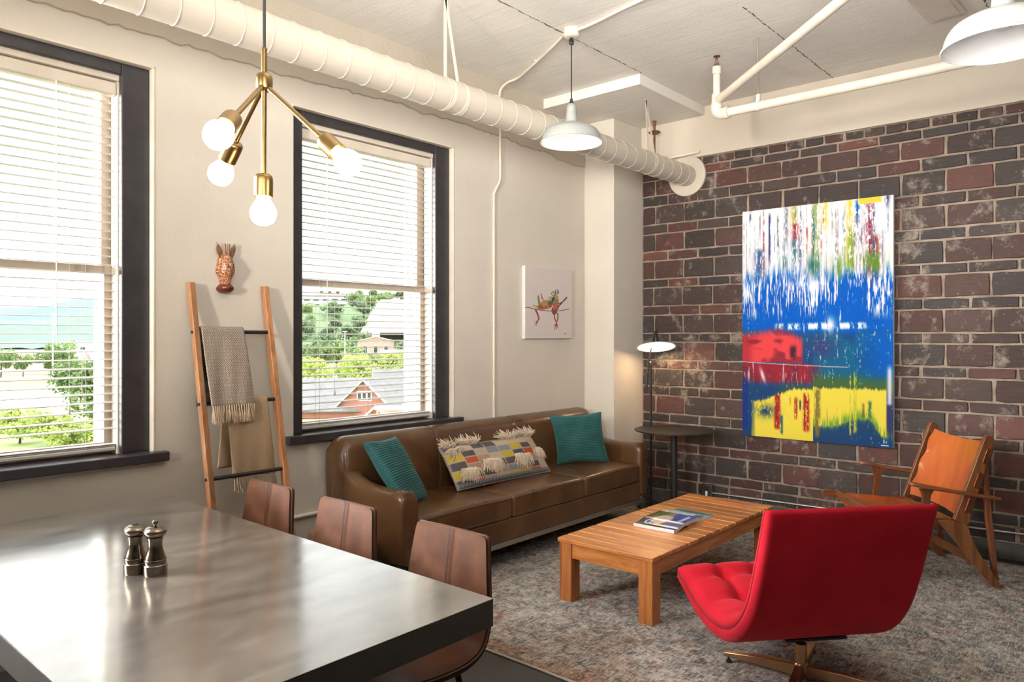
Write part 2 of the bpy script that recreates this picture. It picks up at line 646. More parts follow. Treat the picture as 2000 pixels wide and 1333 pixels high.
def brick_mesh(name, L, H, k):
    """front face toward -X, about the origin; worn, uneven outline"""
    r = random.Random(k)
    pts = []
    for (a, b, n) in ((-1, -1, 4), (1, -1, 2), (1, 1, 4), (-1, 1, 2)):
        pass
    edge = [(-1, -1), (-0.45, -1), (0.1, -1), (0.6, -1), (1, -1), (1, 0.1), (1, 1), (0.5, 1), (0, 1), (-0.5, 1), (-1, 1), (-1, 0)]
    ring0, ring1, ring2 = [], [], []
    for (a, b) in edge:
        jy, jz = r.gauss(0, 0.0017), r.gauss(0, 0.0015)
        if abs(a) == 1 and abs(b) == 1:
            jy -= a * abs(r.gauss(0, 0.003))
            jz -= b * abs(r.gauss(0, 0.0025))
        y, z = a * L / 2 + jy, b * H / 2 + jz
        ring0.append((0.013, y, z))
        ring1.append((0.003 + abs(r.gauss(0, 0.001)), y - a * 0.001, z - b * 0.001))
        ring2.append((-abs(r.gauss(0, 0.0012)), y - a * 0.006, z - b * 0.006))
    n = len(edge)
    vs = ring0 + ring1 + ring2 + [(-0.002, 0, 0)]
    fs = []
    for j in range(2):
        for i in range(n):
            fs.append((j * n + i, j * n + (i + 1) % n, (j + 1) * n + (i + 1) % n, (j + 1) * n + i))
    for i in range(n):
        fs.append((2 * n + i, 2 * n + (i + 1) % n, 3 * n))
    me = bpy.data.meshes.new(name)
    me.from_pydata(vs, [], [f[::-1] for f in fs])
    me.materials.append(M['brick'])
    return me


ZR = [3.292, 3.213, 3.134, 2.985, 2.882, 2.704, 2.611, 2.44, 2.349, 2.17, 2.087, 1.908, 1.819, 1.642, 1.557, 1.384, 1.299, 1.13, 1.042, 0.867, 0.778, 0.592, 0.506, 0.332, 0.245, 0.127]
PAL = [(0.095, 0.046, 0.038), (0.075, 0.047, 0.040), (0.06, 0.046, 0.041), (0.066, 0.05, 0.044), (0.125, 0.048, 0.038), (0.09, 0.050, 0.043), (0.056, 0.048, 0.048), (0.11, 0.050, 0.040), (0.17, 0.062, 0.046), (0.072, 0.050, 0.043), (0.07, 0.052, 0.046)]
tall = [brick_mesh('brick', 0.312, 0.17, 10 + k) for k in range(7)]
thin = [brick_mesh('brick', 0.312, 0.09, 30 + k) for k in range(7)]
head = [brick_mesh('brick', 0.156, 0.08, 50 + k) for k in range(4)]
specs = []
for ri in range(len(ZR) - 1):
    z1, z0 = ZR[ri], ZR[ri + 1]
    hgt = z1 - z0
    Ymax = 3.853
    if ri == 0:
        joints = [3.85 - 0.158 * k for k in range(0, 27)]
        src, bl, bh = head, 0.156, 0.08
    elif hgt > 0.13 or ri == 3 - 1:
        joints = [3.853] + [3.7175 - 0.3117 * k for k in range(0, 14)]
        src, bl, bh = tall, 0.312, 0.17
    else:
        joints = [3.853] + [3.5668 - 0.3121 * k for k in range(0, 14)]
        src, bl, bh = thin, 0.312, 0.09
    if ri == len(ZR) - 2:
        src, bl, bh = thin, 0.312, 0.09
    off = random.gauss(0, 0.006)
    for k in range(len(joints) - 1):
        a, b = joints[k] + (off + random.gauss(0, 0.004) if k else 0), joints[k + 1] + off
        specs.append(((a + b) / 2, (z0 + z1) / 2, a - b - 0.013, hgt - 0.013, src, bl, bh))


def hidden_brick(y, z, L, H):
    return 1.75 < y - L / 2 and y + L / 2 < 2.72 and z - H / 2 > 0.80 and z + H / 2 < 2.66


vis = [s for s in specs if s[0] > 0.50 and not hidden_brick(*s[:4])]
rest = [s for s in specs if s not in vis]
vis.sort(key=lambda s: -s[2] * s[3] + 0.02 * (s[0] < 0.75))
rest += vis[300:]
vis = vis[:300]
for (y, z, L, H, src, bl, bh) in vis:
    o = bpy.data.objects.new('brick', random.choice(src))
    COL.objects.link(o)
    o.parent = wall_right
    o.location = (XB + random.gauss(0, 0.0018), y, z)
    o.scale = (1, L / bl * random.choice((-1, 1)), H / bh)
    if o.scale[1] < 0:
        o.scale[1] = -o.scale[1]
        o.rotation_euler = (random.gauss(0, 0.004), 0, 0)
    c = random.choice(PAL)
    v = random.uniform(0.5, 0.95)
    o.color = (c[0] * v, c[1] * v, c[2] * v, 1)
m = MB()
for (y, z, L, H, src, bl, bh) in rest:
    me = random.choice(src)
    m.add([(XB + p.co.x, y + p.co.y * L / bl, z + p.co.z * H / bh) for p in me.vertices], [tuple(p.vertices) for p in me.polygons])
r_ = m.build('brickwork', M['brick'], wall_right)
r_['kind'] = 'stuff'
r_.color = (0.08, 0.05, 0.045, 1)

# ------------------------------------------------------------------ windows
def glass_mat():
    m, nt, b = new_mat('window_glass')
    out = nt.nodes['Material Output']
    tr = N(nt, 'ShaderNodeBsdfTransparent')
    tr.inputs[0].default_value = (0.96, 0.975, 0.97, 1)
    gl = N(nt, 'ShaderNodeBsdfGlossy')
    gl.inputs['Roughness'].default_value = 0.02
    fr = N(nt, 'ShaderNodeFresnel')
    fr.inputs[0].default_value = 1.45
    mx = N(nt, 'ShaderNodeMixShader')
    nt.links.new(mth(nt, 'MULTIPLY', fr.outputs[0], 0.8), mx.inputs[0])
    nt.links.new(tr.outputs[0], mx.inputs[1])
    nt.links.new(gl.outputs[0], mx.inputs[2])
    nt.links.new(mx.outputs[0], out.inputs[0])
    return m


M['glass'] = glass_mat()
M['slat'] = simple('white_blind_slat', (0.60, 0.575, 0.54), (0.56, 0.535, 0.50), 0.45, scale=3)
M['blind_cord'] = simple('blind_cord', (0.62, 0.60, 0.57), None, 0.7)
_m, _nt, _b = new_mat('clear_plastic_wand')
_b.inputs['Base Color'].default_value = (0.8, 0.8, 0.8, 1)
_b.inputs['Roughness'].default_value = 0.2
M['wand'] = _m


def window(name, x0, x1):
    """x0,x1: edges of the plaster opening"""
    root = structure(bpy.data.objects.new(name, None))
    COL.objects.link(root)
    root.location = ((x0 + x1) / 2, 4.235, 0.977)
    ROOT_LOC[root.name] = V(root.location)
    ix0, ix1, iz = x0 + 0.094, x1 - 0.149, 3.035
    # casing boards (charcoal)
    MB().box(x0, ix0, 4.235, 4.275, 0.977, 3.10).build('casing', M['dark_trim'], root, bevel=0.006)
    MB().box(ix1, x1, 4.235, 4.275, 0.977, 3.10).build('casing', M['dark_trim'], root, bevel=0.008)
    MB().box(ix0, ix1, 4.235, 4.275, iz, 3.10).build('casing', M['dark_trim'], root, bevel=0.006)
    MB().box(x0 - 0.048 - 0.01, x1 + 0.07, 4.14, 4.236, 0.925, 0.977).build('sill', M['dark_trim'], root, bevel=0.006)
    MB().box(x0, x1, 4.2, 4.42, 0.90, 0.974).build('inner_sill', M['dark_trim'], root, bevel=0.003)
    # jamb lining behind the casing
    MB().box(ix0 - 0.01, ix0 + 0.006, 4.275, 4.36, 0.974, iz).build('jamb', M['cream_paint'], root, bevel=0.002)
    MB().box(ix1 - 0.006, ix1 + 0.01, 4.275, 4.36, 0.974, iz).build('jamb', M['cream_paint'], root, bevel=0.002)
    MB().box(ix0, ix1, 4.262, 4.36, iz - 0.03, iz + 0.01).build('head_jamb', M['cream_paint'], root, bevel=0.004)
    # sashes
    def sash(y0, y1, z0, z1, bot, top):
        s = MB()
        s.box(ix0 + 0.003, ix0 + 0.06, y0, y1, z0, z1)
        s.box(ix1 - 0.042, ix1 + 0.03, y0, y1, z0, z1)
        s.box(ix0 + 0.06, ix1 - 0.042, y0, y1, z0, z0 + bot)
        s.box(ix0 + 0.06, ix1 - 0.042, y0, y1, z1 - top, z1)
        so = s.build('sash', M['sash_paint'], root, bevel=0.003)
        MB().box(ix0 + 0.058, ix1 - 0.04, (y0 + y1) / 2 - 0.002, (y0 + y1) / 2 + 0.002, z0 + bot - 0.004, z1 - top + 0.004).build('pane', M['glass'], so)
    sash(4.365, 4.402, 0.974, 2.005, 0.06, 0.045)
    sash(4.404, 4.441, 1.96, iz, 0.045, 0.05)
    # outside reveal
    for a, b in ((x0 - 0.0, ix0 + 0.03), (ix1 - 0.012, x1)):
        MB().box(a, b, 4.45, 4.598, 0.93, 3.10).build('outer_reveal', M['white_ext'], root)
    MB().box(ix0, ix1, 4.44, 4.64, 0.90, 0.955).build('outer_sill', M['white_ext'], root)
    return ix0, ix1, iz


def blind(ix0, ix1, iz, label, wx):
    b0, b1 = ix0 + 0.02, ix1 - 0.008
    yc = 4.318
    root = thing('window_blind', label, 'blind', ((b0 + b1) / 2, yc, 0.99), group='slatted blinds in the two windows')
    MB().box(b0 - 0.012, b1 + 0.002, 4.278, 4.35, iz - 0.105, iz - 0.034).build('valance', M['cream_paint'], root, bevel=0.012, seg=3)
    L = b1 - b0
    prof = [(-0.025, -0.0022), (-0.0125, 0.0008), (0, 0.0018), (0.0125, 0.0008), (0.025, -0.0022)]
    P = [[(sx * L / 2, a, b + 0.0013) for a, b in prof] + [(sx * L / 2, a, b - 0.0013) for a, b in prof[::-1]] for sx in (-1, 1)]
    sm = MB().grid(P, wrap_v=True)
    sm.f += [tuple(range(10)), tuple(range(10, 20))]
    first = None
    zt, n, pitch = iz - 0.14, 41, 0.0468
    nslat = int((zt - 1.075) / pitch)
    for k in range(nslat + 1):
        z = zt - k * pitch
        if first is None:
            first = sm.build('slat', M['slat'], root, smooth=True, local=True)
            o = first
        else:
            o = first.copy()
            COL.objects.link(o)
        o.location = (0, random.gauss(0, 0.0008), z - 0.99)
        o.rotation_euler = (math.radians(4) + random.gauss(0, 0.012), random.gauss(0, 0.0008), 0)
    zl = zt - nslat * pitch
    for k in range(2):          # slats gathered on the bottom rail
        o = first.copy()
        COL.objects.link(o)
        o.location = (0, 0, 1.022 + 0.008 * k - 0.99)
        o.rotation_euler = (0, 0, 0)
    MB().box(b0, b1, yc - 0.027, yc + 0.027, 0.992, 1.016).build('bottom_rail', M['slat'], root, bevel=0.008, seg=3)
    for fx in (0.13, 0.5, 0.87):
        for dy in (-0.027, 0.027):
            x = lerp(b0, b1, fx)
            MB().tube([(x, yc + dy, 1.0), (x, yc + dy, iz - 0.1)], 0.0011, 5).build('ladder_cord', M['blind_cord'], root)
    MB().tube([(wx, yc - 0.036, 1.62), (wx, yc - 0.036, iz - 0.1)], 0.0035, 8).build('tilt_wand', M['wand'], root)
    c = MB().tube([(wx + 0.06, yc - 0.034, 1.25), (wx + 0.06, yc - 0.034, iz - 0.1)], 0.0014, 5)
    c.lathe([(0.003, 0.0), (0.008, -0.02), (0.008, -0.035), (0.004, -0.04)], (wx + 0.06, yc - 0.034, 1.25), 10)
    c.build('pull_cord', M['blind_cord'], root)
    return root


a = window('window_1', *W_OPEN[0])
blind(*a, 'white slatted blind in the window left of the giraffe mask', 1.33)
a = window('window_2', *W_OPEN[1])
blind(*a, 'white slatted blind in the window above the brown sofa', 2.98)
# white caulked plaster lip around each casing
for (a, b) in W_OPEN:
    m = MB()
    m.box(b - 0.002, b + 0.012, YW - 0.004, 4.24, 0.98, Z1W + 0.012).box(a - 0.012, b + 0.012, YW - 0.004, 4.24, Z1W - 0.001, Z1W + 0.012)
    structure(m.build('trim_8' if a < 1 else 'trim_9', M['pipe_paint'], bevel=0.005))
# ------------------------------------------------------------------ rug
def rug_material():
    m, nt, b = new_mat('faded_persian_rug')
    vx = coords(nt, 'Position', (3.0, 26, 1))
    vy = coords(nt, 'Position', (26, 3.0, 1))
    v = coords(nt, 'Position')
    big = noise(nt, v, 1.6, 3, 0.55)
    fx, fy = noise(nt, vx, 3.2, 6, 0.7, 0.3), noise(nt, vy, 3.2, 6, 0.7, 0.3)
    med = noise(nt, v, 11, 7, 0.75, 1.4)
    blot = noise(nt, v, 5.5, 5, 0.65, 0.8)
    c = ramp(nt, med, [(0.30, (0.03, 0.028, 0.028)), (0.41, (0.12, 0.105, 0.095)), (0.50, (0.30, 0.275, 0.25)), (0.60, (0.50, 0.48, 0.45)), (0.75, (0.16, 0.145, 0.135))])
    c = mix(nt, ramp(nt, blot, [(0.52, 0.0), (0.64, 0.6)]), c, (0.24, 0.105, 0.075))
    blue = noise(nt, coords(nt, 'Position', (1, 1, 1), (0, 0, 0.7)), 7.3, 5, 0.65, 0.8)
    c = mix(nt, ramp(nt, blue, [(0.53, 0.0), (0.63, 0.65)]), c, (0.10, 0.14, 0.16))
    # carpet ornament: thin scrolled outlines
    vo = N(nt, 'ShaderNodeTexVoronoi', feature='DISTANCE_TO_EDGE')
    vo.inputs['Scale'].default_value = 16
    dv = N(nt, 'ShaderNodeVectorMath', operation='ADD')
    ns = N(nt, 'ShaderNodeTexNoise')
    ns.inputs['Scale'].default_value = 9
    nt.links.new(v, ns.inputs['Vector'])
    sc = N(nt, 'ShaderNodeVectorMath', operation='SCALE')
    sc.inputs['Scale'].default_value = 0.22
    nt.links.new(ns.outputs['Color'], sc.inputs[0])
    nt.links.new(v, dv.inputs[0])
    nt.links.new(sc.outputs[0], dv.inputs[1])
    nt.links.new(dv.outputs[0], vo.inputs['Vector'])
    c = mix(nt, mth(nt, 'MULTIPLY', ramp(nt, vo.outputs['Distance'], [(0.0, 0.75), (0.05, 0.0)]), ramp(nt, big, [(0.4, 0.1), (0.6, 0.9)])), c, (0.46, 0.40, 0.32))
    vo2 = N(nt, 'ShaderNodeTexVoronoi', feature='DISTANCE_TO_EDGE')
    vo2.inputs['Scale'].default_value = 37
    nt.links.new(dv.outputs[0], vo2.inputs['Vector'])
    c = mix(nt, ramp(nt, vo2.outputs['Distance'], [(0.0, 0.6), (0.06, 0.0)]), c, (0.085, 0.07, 0.065))
    # worn woven streaks both ways
    c = mix(nt, ramp(nt, fx, [(0.50, 0.0), (0.64, 0.6)]), c, (0.56, 0.55, 0.53))
    c = mix(nt, ramp(nt, fy, [(0.54, 0.0), (0.68, 0.7)]), c, (0.035, 0.033, 0.033))
    c = mix(nt, ramp(nt, fy, [(0.28, 0.5), (0.42, 0.0)]), c, (0.46, 0.42, 0.37))
    # single worn yarns, crisp both ways
    hx = noise(nt, coords(nt, 'Position', (9, 120, 1)), 2.4, 4, 0.7, 0.4)
    hy = noise(nt, coords(nt, 'Position', (120, 9, 1)), 2.4, 4, 0.7, 0.4)
    c = mix(nt, 1.0, c, ramp(nt, hx, [(0.36, 0.55), (0.62, 1.55)]), 'MULTIPLY')
    c = mix(nt, 1.0, c, ramp(nt, hy, [(0.36, 0.62), (0.62, 1.5)]), 'MULTIPLY')
    c = mix(nt, ramp(nt, mth(nt, 'ADD', hx, mth(nt, 'MULTIPLY', hy, 0.6)), [(0.85, 0.0), (0.96, 0.6)]), c, (0.66, 0.64, 0.60))
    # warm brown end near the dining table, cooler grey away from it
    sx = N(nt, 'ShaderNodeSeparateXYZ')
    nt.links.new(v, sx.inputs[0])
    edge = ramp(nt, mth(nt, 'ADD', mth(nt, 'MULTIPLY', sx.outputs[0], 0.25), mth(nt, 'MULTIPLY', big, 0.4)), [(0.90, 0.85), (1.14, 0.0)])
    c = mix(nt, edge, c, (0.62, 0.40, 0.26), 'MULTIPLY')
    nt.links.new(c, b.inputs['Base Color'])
    b.inputs['Roughness'].default_value = 0.95
    b.inputs['Specular IOR Level'].default_value = 0.15
    wv = noise(nt, coords(nt, 'Position', (1, 1, 1)), 190, 2, 0.5)
    bump(nt, b, mth(nt, 'ADD', wv, mth(nt, 'MULTIPLY', fx, 0.6)), 0.5, 0.004)
    return m


M['rug'] = rug_material()
rug = thing('area_rug', 'large faded oriental rug in greys, rust and cream under the sofa group', 'rug', (2.775, -1.2, 0))
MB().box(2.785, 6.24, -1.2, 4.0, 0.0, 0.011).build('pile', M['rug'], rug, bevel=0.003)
M['rug_edge'] = simple('cream_overcast_edge', (0.5, 0.45, 0.37), (0.42, 0.37, 0.3), 0.9, scale=60, bstr=0.5)
MB().tube([(2.782, -1.2, 0.006), (2.782, 4.0, 0.006)], 0.006, 8).build('bound_edge', M['rug_edge'], rug, smooth=True)

# ------------------------------------------------------------------ dining table
def table_top_mat():
    m, nt, b = new_mat('sealed_concrete_top')
    v = coords(nt, 'Position')
    vs = coords(nt, 'Position', (1.0, 2.6, 1), (0, 0, 0.35))
    f = noise(nt, vs, 2.2, 6, 0.55, 0.5)
    c = ramp(nt, f, [(0.30, (0.055, 0.047, 0.040)), (0.5, (0.100, 0.086, 0.074)), (0.70, (0.165, 0.147, 0.131))])
    f2 = noise(nt, v, 30, 4, 0.7)
    c = mix(nt, ramp(nt, f2, [(0.72, 0.0), (0.78, 0.4)]), c, (0.06, 0.05, 0.045))
    nt.links.new(c, b.inputs['Base Color'])
    nt.links.new(ramp(nt, noise(nt, vs, 4, 4, 0.5), [(0.3, 0.19), (0.7, 0.27)]), b.inputs['Roughness'])
    b.inputs['Specular IOR Level'].default_value = 0.8
    b.inputs['Coat Weight'].default_value = 1.0
    b.inputs['Coat IOR'].default_value = 2.1
    pass
    nt.links.new(ramp(nt, noise(nt, vs, 5, 5, 0.55), [(0.3, 0.13), (0.7, 0.20)]), b.inputs['Coat Roughness'])
    nt.links.new(ramp(nt, noise(nt, vs, 3, 7, 0.6, 0.4), [(0.35, 0.8), (0.65, 1.0)]), b.inputs['Coat Weight'])
    return m


M['table_top'] = table_top_mat()
M['table_side'] = simple('dark_concrete_edge', (0.075, 0.068, 0.06), (0.055, 0.05, 0.044), 0.5, scale=5, bstr=0.12)
TT = 0.76
tb = thing('dining_table', 'long dining table with thick grey concrete top, salt and pepper mills on it', 'table', (1.21, 2.81, 0))
MB().box(0.636, 1.786, 1.64, 3.984, TT - 0.004, TT).build('top_surface', M['table_top'], tb, bevel=0.0025)
MB().box(0.637, 1.785, 1.641, 3.983, TT - 0.092, TT - 0.0042).build('slab_edge', M['table_side'], tb, bevel=0.003)
for x in (0.80, 1.40):
    for y in (1.95, 3.60):
        MB().box(x, x + 0.10, y, y + 0.10, 0.0, TT - 0.092).build('leg', M['black_metal'], tb, bevel=0.004)
for y in (1.98, 3.63):
    MB().box(0.9, 1.4, y, y + 0.05, 0.04, 0.09).build('stretcher', M['black_metal'], tb, bevel=0.003)

# salt and pepper mills
def mill(name, label, loc, knob):
    t = thing(name, label, 'mill', loc, group=None)
    x, y, z = loc
    MB().lathe([(0.001, 0), (0.039, 0), (0.0405, 0.003), (0.0405, 0.036), (0.038, 0.0385), (0.001, 0.0385)], loc, 40).build('base_ring', M['pewter'], t, smooth=True)
    MB().lathe(bez([(0.036, 0.0385), (0.0375, 0.048), (0.034, 0.064), (0.028, 0.083), (0.0245, 0.100), (0.0245, 0.115), (0.0275, 0.130), (0.0285, 0.134)], 5), loc, 40).build('body', M['pewter'], t, smooth=True)
    MB().lathe([(0.0375, 0.0), (0.0385, 0.0018), (0.0375, 0.0035)], (x, y, z + 0.053), 40, cap=False).build('bead', M['pewter'], t, smooth=True)
    hd = MB().lathe(bez([(0.026, 0.1355), (0.033, 0.140), (0.0395, 0.150), (0.0390, 0.158), (0.031, 0.167), (0.017, 0.1725), (0.002, 0.174)], 5), loc, 40)
    ho = hd.build('head', M['pewter'], t, smooth=True, angle=60)
    if knob:
        k = MB().lathe(bez([(0.004, 0.171), (0.005, 0.178), (0.0095, 0.183), (0.0105, 0.189), (0.0075, 0.194), (0.001, 0.196)], 4), loc, 16)
        k.build('knob', M['pewter'], ho, smooth=True)
    else:
        MB().box(x - 0.012, x + 0.012, y - 0.0025, y + 0.0025, z + 0.172, z + 0.1755).build('filling_slot', M['black_metal'], ho)
    return t


mill('pepper_mill', 'metal pepper mill with a round knob on top, nearer of the pair on the table', (1.164, 2.726, TT), True)
mill('salt_mill', 'metal salt mill with a smooth domed head and no knob, behind the pepper mill', (1.125, 2.800, TT), False)

# ------------------------------------------------------------------ dining chairs
M['chair_leather'] = leather('brown_saddle_leather', (0.055, 0.019, 0.009), (0.092, 0.034, 0.016), (0.135, 0.056, 0.029), 0.5, 8, 300, bstr=0.12, spec=0.18)
M['chair_piping'] = leather('dark_leather_edge', (0.06, 0.03, 0.022), (0.085, 0.042, 0.03), (0.12, 0.06, 0.04), 0.45, 9, 300)
# (x, z, half width): x+ is the back of the chair, profile from the top edge down and forward along the seat
CH = bez([(0.290, 0.843, 0.182), (0.289, 0.832, 0.196), (0.283, 0.79, 0.205), (0.272, 0.70, 0.217), (0.262, 0.60, 0.229), (0.250, 0.515, 0.236), (0.216, 0.445, 0.238), (0.140, 0.412, 0.238), (0.02, 0.410, 0.238), (-0.12, 0.422, 0.236), (-0.20, 0.428, 0.226), (-0.235, 0.420, 0.20)], 5)


def chair_shell(d0, d1, s0, s1, inset, puff):
    """surface between offsets d0 (sitter's side) and d1, spanning fractions s0..s1 of the width"""
    m = MB()
    nx = 9
    n = len(CH)
    A, B = [], []
    for i, (x, z, hw) in enumerate(CH):
        xa, za, _ = CH[max(i - 1, 0)]
        xb, zb, _ = CH[min(i + 1, n - 1)]
        tx, tz = xb - xa, zb - za
        L = math.hypot(tx, tz)
        nx_, nz_ = tz / L, -tx / L     # toward the sitter
        if nx_ > 0 and nz_ < 0:
            nx_, nz_ = -nx_, -nz_
        ra, rb = [], []
        edge_i = min(i, n - 1 - i) / 3.0
        for k in range(nx):
            s = lerp(s0, s1, k / (nx - 1))
            y = s * (hw - inset)
            dish = 0.010 * (1 - s * s)
            eb = min(1.0, min(edge_i, min(k, nx - 1 - k) * 0.9 + 0.0) )
            p = puff * (min(1, eb) ** 0.5)
            ra.append((x + nx_ * (d0 + p - dish), y, z + nz_ * (d0 + p - dish)))
            rb.append((x + nx_ * (d1 - dish), y, z + nz_ * (d1 - dish)))
        A.append(ra)
        B.append(rb)
    P = [a + b[::-1] for a, b in zip(A, B)]
    m.grid(P, wrap_v=True)
    m.f += [tuple(range(2 * nx)), tuple((n - 1) * 2 * nx + k for k in range(2 * nx))]
    return m


def dining_chair(label, loc):
    t = thing('dining_chair', label, 'chair', loc, group='leather dining chairs along the table')
    chair_shell(0.006, -0.004, -1, 1, 0.002, 0.0).build('edge_band', M['chair_piping'], t, smooth=True, local=True, bevel=0.002)
    f = chair_shell(0.010, 0.007, -1, -0.0015, 0.0, 0.001).build('front_panel', M['chair_leather'], t, smooth=True, local=True, angle=80)
    g = chair_shell(0.010, 0.007, 0.0015, 1, 0.0, 0.001).build('front_panel', M['chair_leather'], t, smooth=True, local=True, angle=80)
    s = MB()
    for yy in (-0.003, 0.003):
        s.tube([(x - 0.0105 + 0.010 * 0, yy, z + 0.006) if i < 22 else (x - 0.002, yy, z + 0.0115) for i, (x, z, hw) in enumerate(CH)], 0.0013, 6)
    s.build('centre_seam', M['chair_piping'], t, smooth=True, local=True)
    chair_shell(-0.005, -0.020, -1, 1, 0.0, -0.0).build('back_shell', M['chair_leather'], t, smooth=True, local=True, bevel=0.003)
    # welt along the rim
    rim = [(x + 0.004, -hw - 0.001, z) for x, z, hw in CH][::-1] + [(x + 0.004, hw + 0.001, z) for x, z, hw in CH]
    MB().tube(rim, 0.0045, 6, cap=False, closed=True).build('piping', M['chair_piping'], t, smooth=True, local=True)
    for sx in (-0.15, 0.17):
        for sy in (-0.17, 0.17):
            MB().tube([(sx, sy * 0.8, 0.40), (sx * 1.35, sy * 1.15, 0.0)], [0.014, 0.010], 12).build('leg', M['black_metal'], t, smooth=True, local=True)
    return t


c0 = dining_chair('brown leather dining chair at the near end of the table, beside its corner', (1.800, 2.150, 0))
dup(c0, (1.800, 2.846, 0), label='brown leather dining chair in the middle of the row, in front of the sofa arm')
dup(c0, (1.800, 3.508, 0), label='brown leather dining chair at the far end of the table, below the hanging tan throw')

# ------------------------------------------------------------------ sofa
M['sofa'] = leather('olive_brown_leather', (0.082, 0.037, 0.014), (0.100, 0.046, 0.0175), (0.155, 0.078, 0.031), 0.30, 4.0, 220, coat=0.18, bstr=0.16)
M['sofa_seam'] = simple('sofa_welt', (0.10, 0.065, 0.035), None, 0.45)
M['chrome'] = metal('satin_chrome', (0.50, 0.46, 0.40), 0.3)
sofa = thing('sofa', 'long brown leather three seat sofa with tufted arms on a steel base', 'sofa', (4.275, 3.8, 0))
SX0, SX1, AI0, AI1 = 2.87, 5.69, 3.012, 5.552
CUT = [AI0, 3.885, 4.745, AI1]


def rounded_slab(x0, x1, y0, y1, z0, z1, r, crown=0.0, nseg=7, ny=12, nx=16):
    """cushion: rounded all round with a crowned top"""
    m = MB()
    c = V(((x0 + x1) / 2, (y0 + y1) / 2, (z0 + z1) / 2))
    h = V(((x1 - x0) / 2, (y1 - y0) / 2, (z1 - z0) / 2))
    bm = bmesh.new()
    bmesh.ops.create_cube(bm, size=2)
    for v in bm.verts:
        v.co = V((v.co.x * h.x, v.co.y * h.y, v.co.z * h.z))
    bmesh.ops.bevel(bm, geom=bm.edges[:], offset=r, segments=4, affect='EDGES', profile=0.6)
    bmesh.ops.subdivide_edges(bm, edges=[e for e in bm.edges if e.calc_length() > 0.12], cuts=6, use_grid_fill=True)
    for v in bm.verts:
        fx, fy = max(0, 1 - (v.co.x / h.x) ** 2), max(0, 1 - (v.co.y / h.y) ** 2)
        if v.co.z > 0:
            v.co.z += crown * (fx * fy) ** 0.5
        fz = max(0, 1 - (v.co.z / h.z) ** 2)
        v.co.y += 0.35 * crown * fz * fx * (1 if v.co.y > 0 else -1)
    bm.verts.ensure_lookup_table()
    for i, v in enumerate(bm.verts):
        v.index = i
    m.add([v.co + c for v in bm.verts], [tuple(v.index for v in f.verts) for f in bm.faces])
    bm.free()
    return m


for i in range(3):
    cu = rounded_slab(CUT[i] + 0.002, CUT[i + 1] - 0.002, 3.385, 3.99, 0.348, 0.505, 0.032, 0.022).build('seat_cushion', M['sofa'], sofa, smooth=True, angle=180)
    MB().tube([(CUT[i] + 0.03, 3.378, 0.492), ((CUT[i] + CUT[i + 1]) / 2, 3.371, 0.503), (CUT[i + 1] - 0.03, 3.378, 0.492)], 0.004, 6).build('welt', M['sofa_seam'], cu, smooth=True)
rounded_slab(AI0 - 0.02, AI1 + 0.02, 3.392, 4.10, 0.198, 0.352, 0.018).build('base_rail', M['sofa'], sofa, smooth=True, angle=60)
# back: three upholstered panels on one curved profile (y, z)
prof = bez([(4.155, 0.20), (4.168, 0.55), (4.172, 0.86), (4.150, 0.925), (4.095, 0.952), (4.030, 0.950), (3.975, 0.915), (3.948, 0.84), (3.925, 0.70), (3.925, 0.56), (3.95, 0.44), (3.99, 0.36)], 5)
BC = [SX0 + 0.02, 3.70, 4.585, SX1 - 0.02]
for i in range(3):
    P = []
    xs = np.linspace(BC[i] + 0.001, BC[i + 1] - 0.001, 26)
    for x in xs:
        e = min(x - BC[i], BC[i + 1] - x)
        sh = 1.0 - 0.022 * math.exp(-(e / 0.02) ** 1.5)
        if (i == 0 and x - BC[0] < 0.08) or (i == 2 and BC[3] - x < 0.08):
            d = (x - BC[0]) if i == 0 else (BC[3] - x)
            sh *= 1 - 0.09 * (1 - min(1, d / 0.08)) ** 2.5
        P.append([(x, 4.09 + (y - 4.09) * sh, 0.5 + (z - 0.5) * sh) for y, z in prof])
    m = MB().grid(P, wrap_v=True)
    n = len(prof)
    m.f += [tuple(range(n)), tuple((len(P) - 1) * n + k for k in range(n))]
    m.build('back_panel', M['sofa'], sofa, smooth=True, angle=70)
for x in BC[1:3]:
    MB().tube([(x, 4.09 + (y - 4.09) * 0.983, 0.5 + (z - 0.5) * 0.983) for y, z in prof[8:48]], 0.004, 6).build('back_seam', M['sofa_seam'], sofa, smooth=True)


def sofa_arm(xa, xb):
    P = []
    w2, xc = (xb - xa) / 2, (xa + xb) / 2
    for y, zt, b in [(3.372, 0.60, 0.03), (3.376, 0.645, 0.012), (3.392, 0.672, 0.0), (3.44, 0.684, 0), (3.55, 0.680, 0), (3.68, 0.676, 0), (3.80, 0.690, 0), (3.90, 0.722, 0), (3.98, 0.770, 0), (4.05, 0.80, 0), (4.13, 0.81, 0.01)]:
        ring = []
        h = w2 - b
        r = h * 0.98
        ring.append((xc - h, y, 0.205 + b))
        ring.append((xc - h * 1.01, y, 0.45))
        for k in range(9):
            a = PI - PI * k / 8
            ring.append((xc + math.cos(a) * h, y, zt - r * 0.62 + math.sin(a) * r * 0.62))
        ring.append((xc + h * 1.01, y, 0.45))
        ring.append((xc + h, y, 0.205 + b))
        P.append(ring)
    m = MB().grid(P, wrap_v=True)
    n = len(P[0])
    m.f += [tuple(range(n)), tuple((len(P) - 1) * n + k for k in range(n))]
    return m


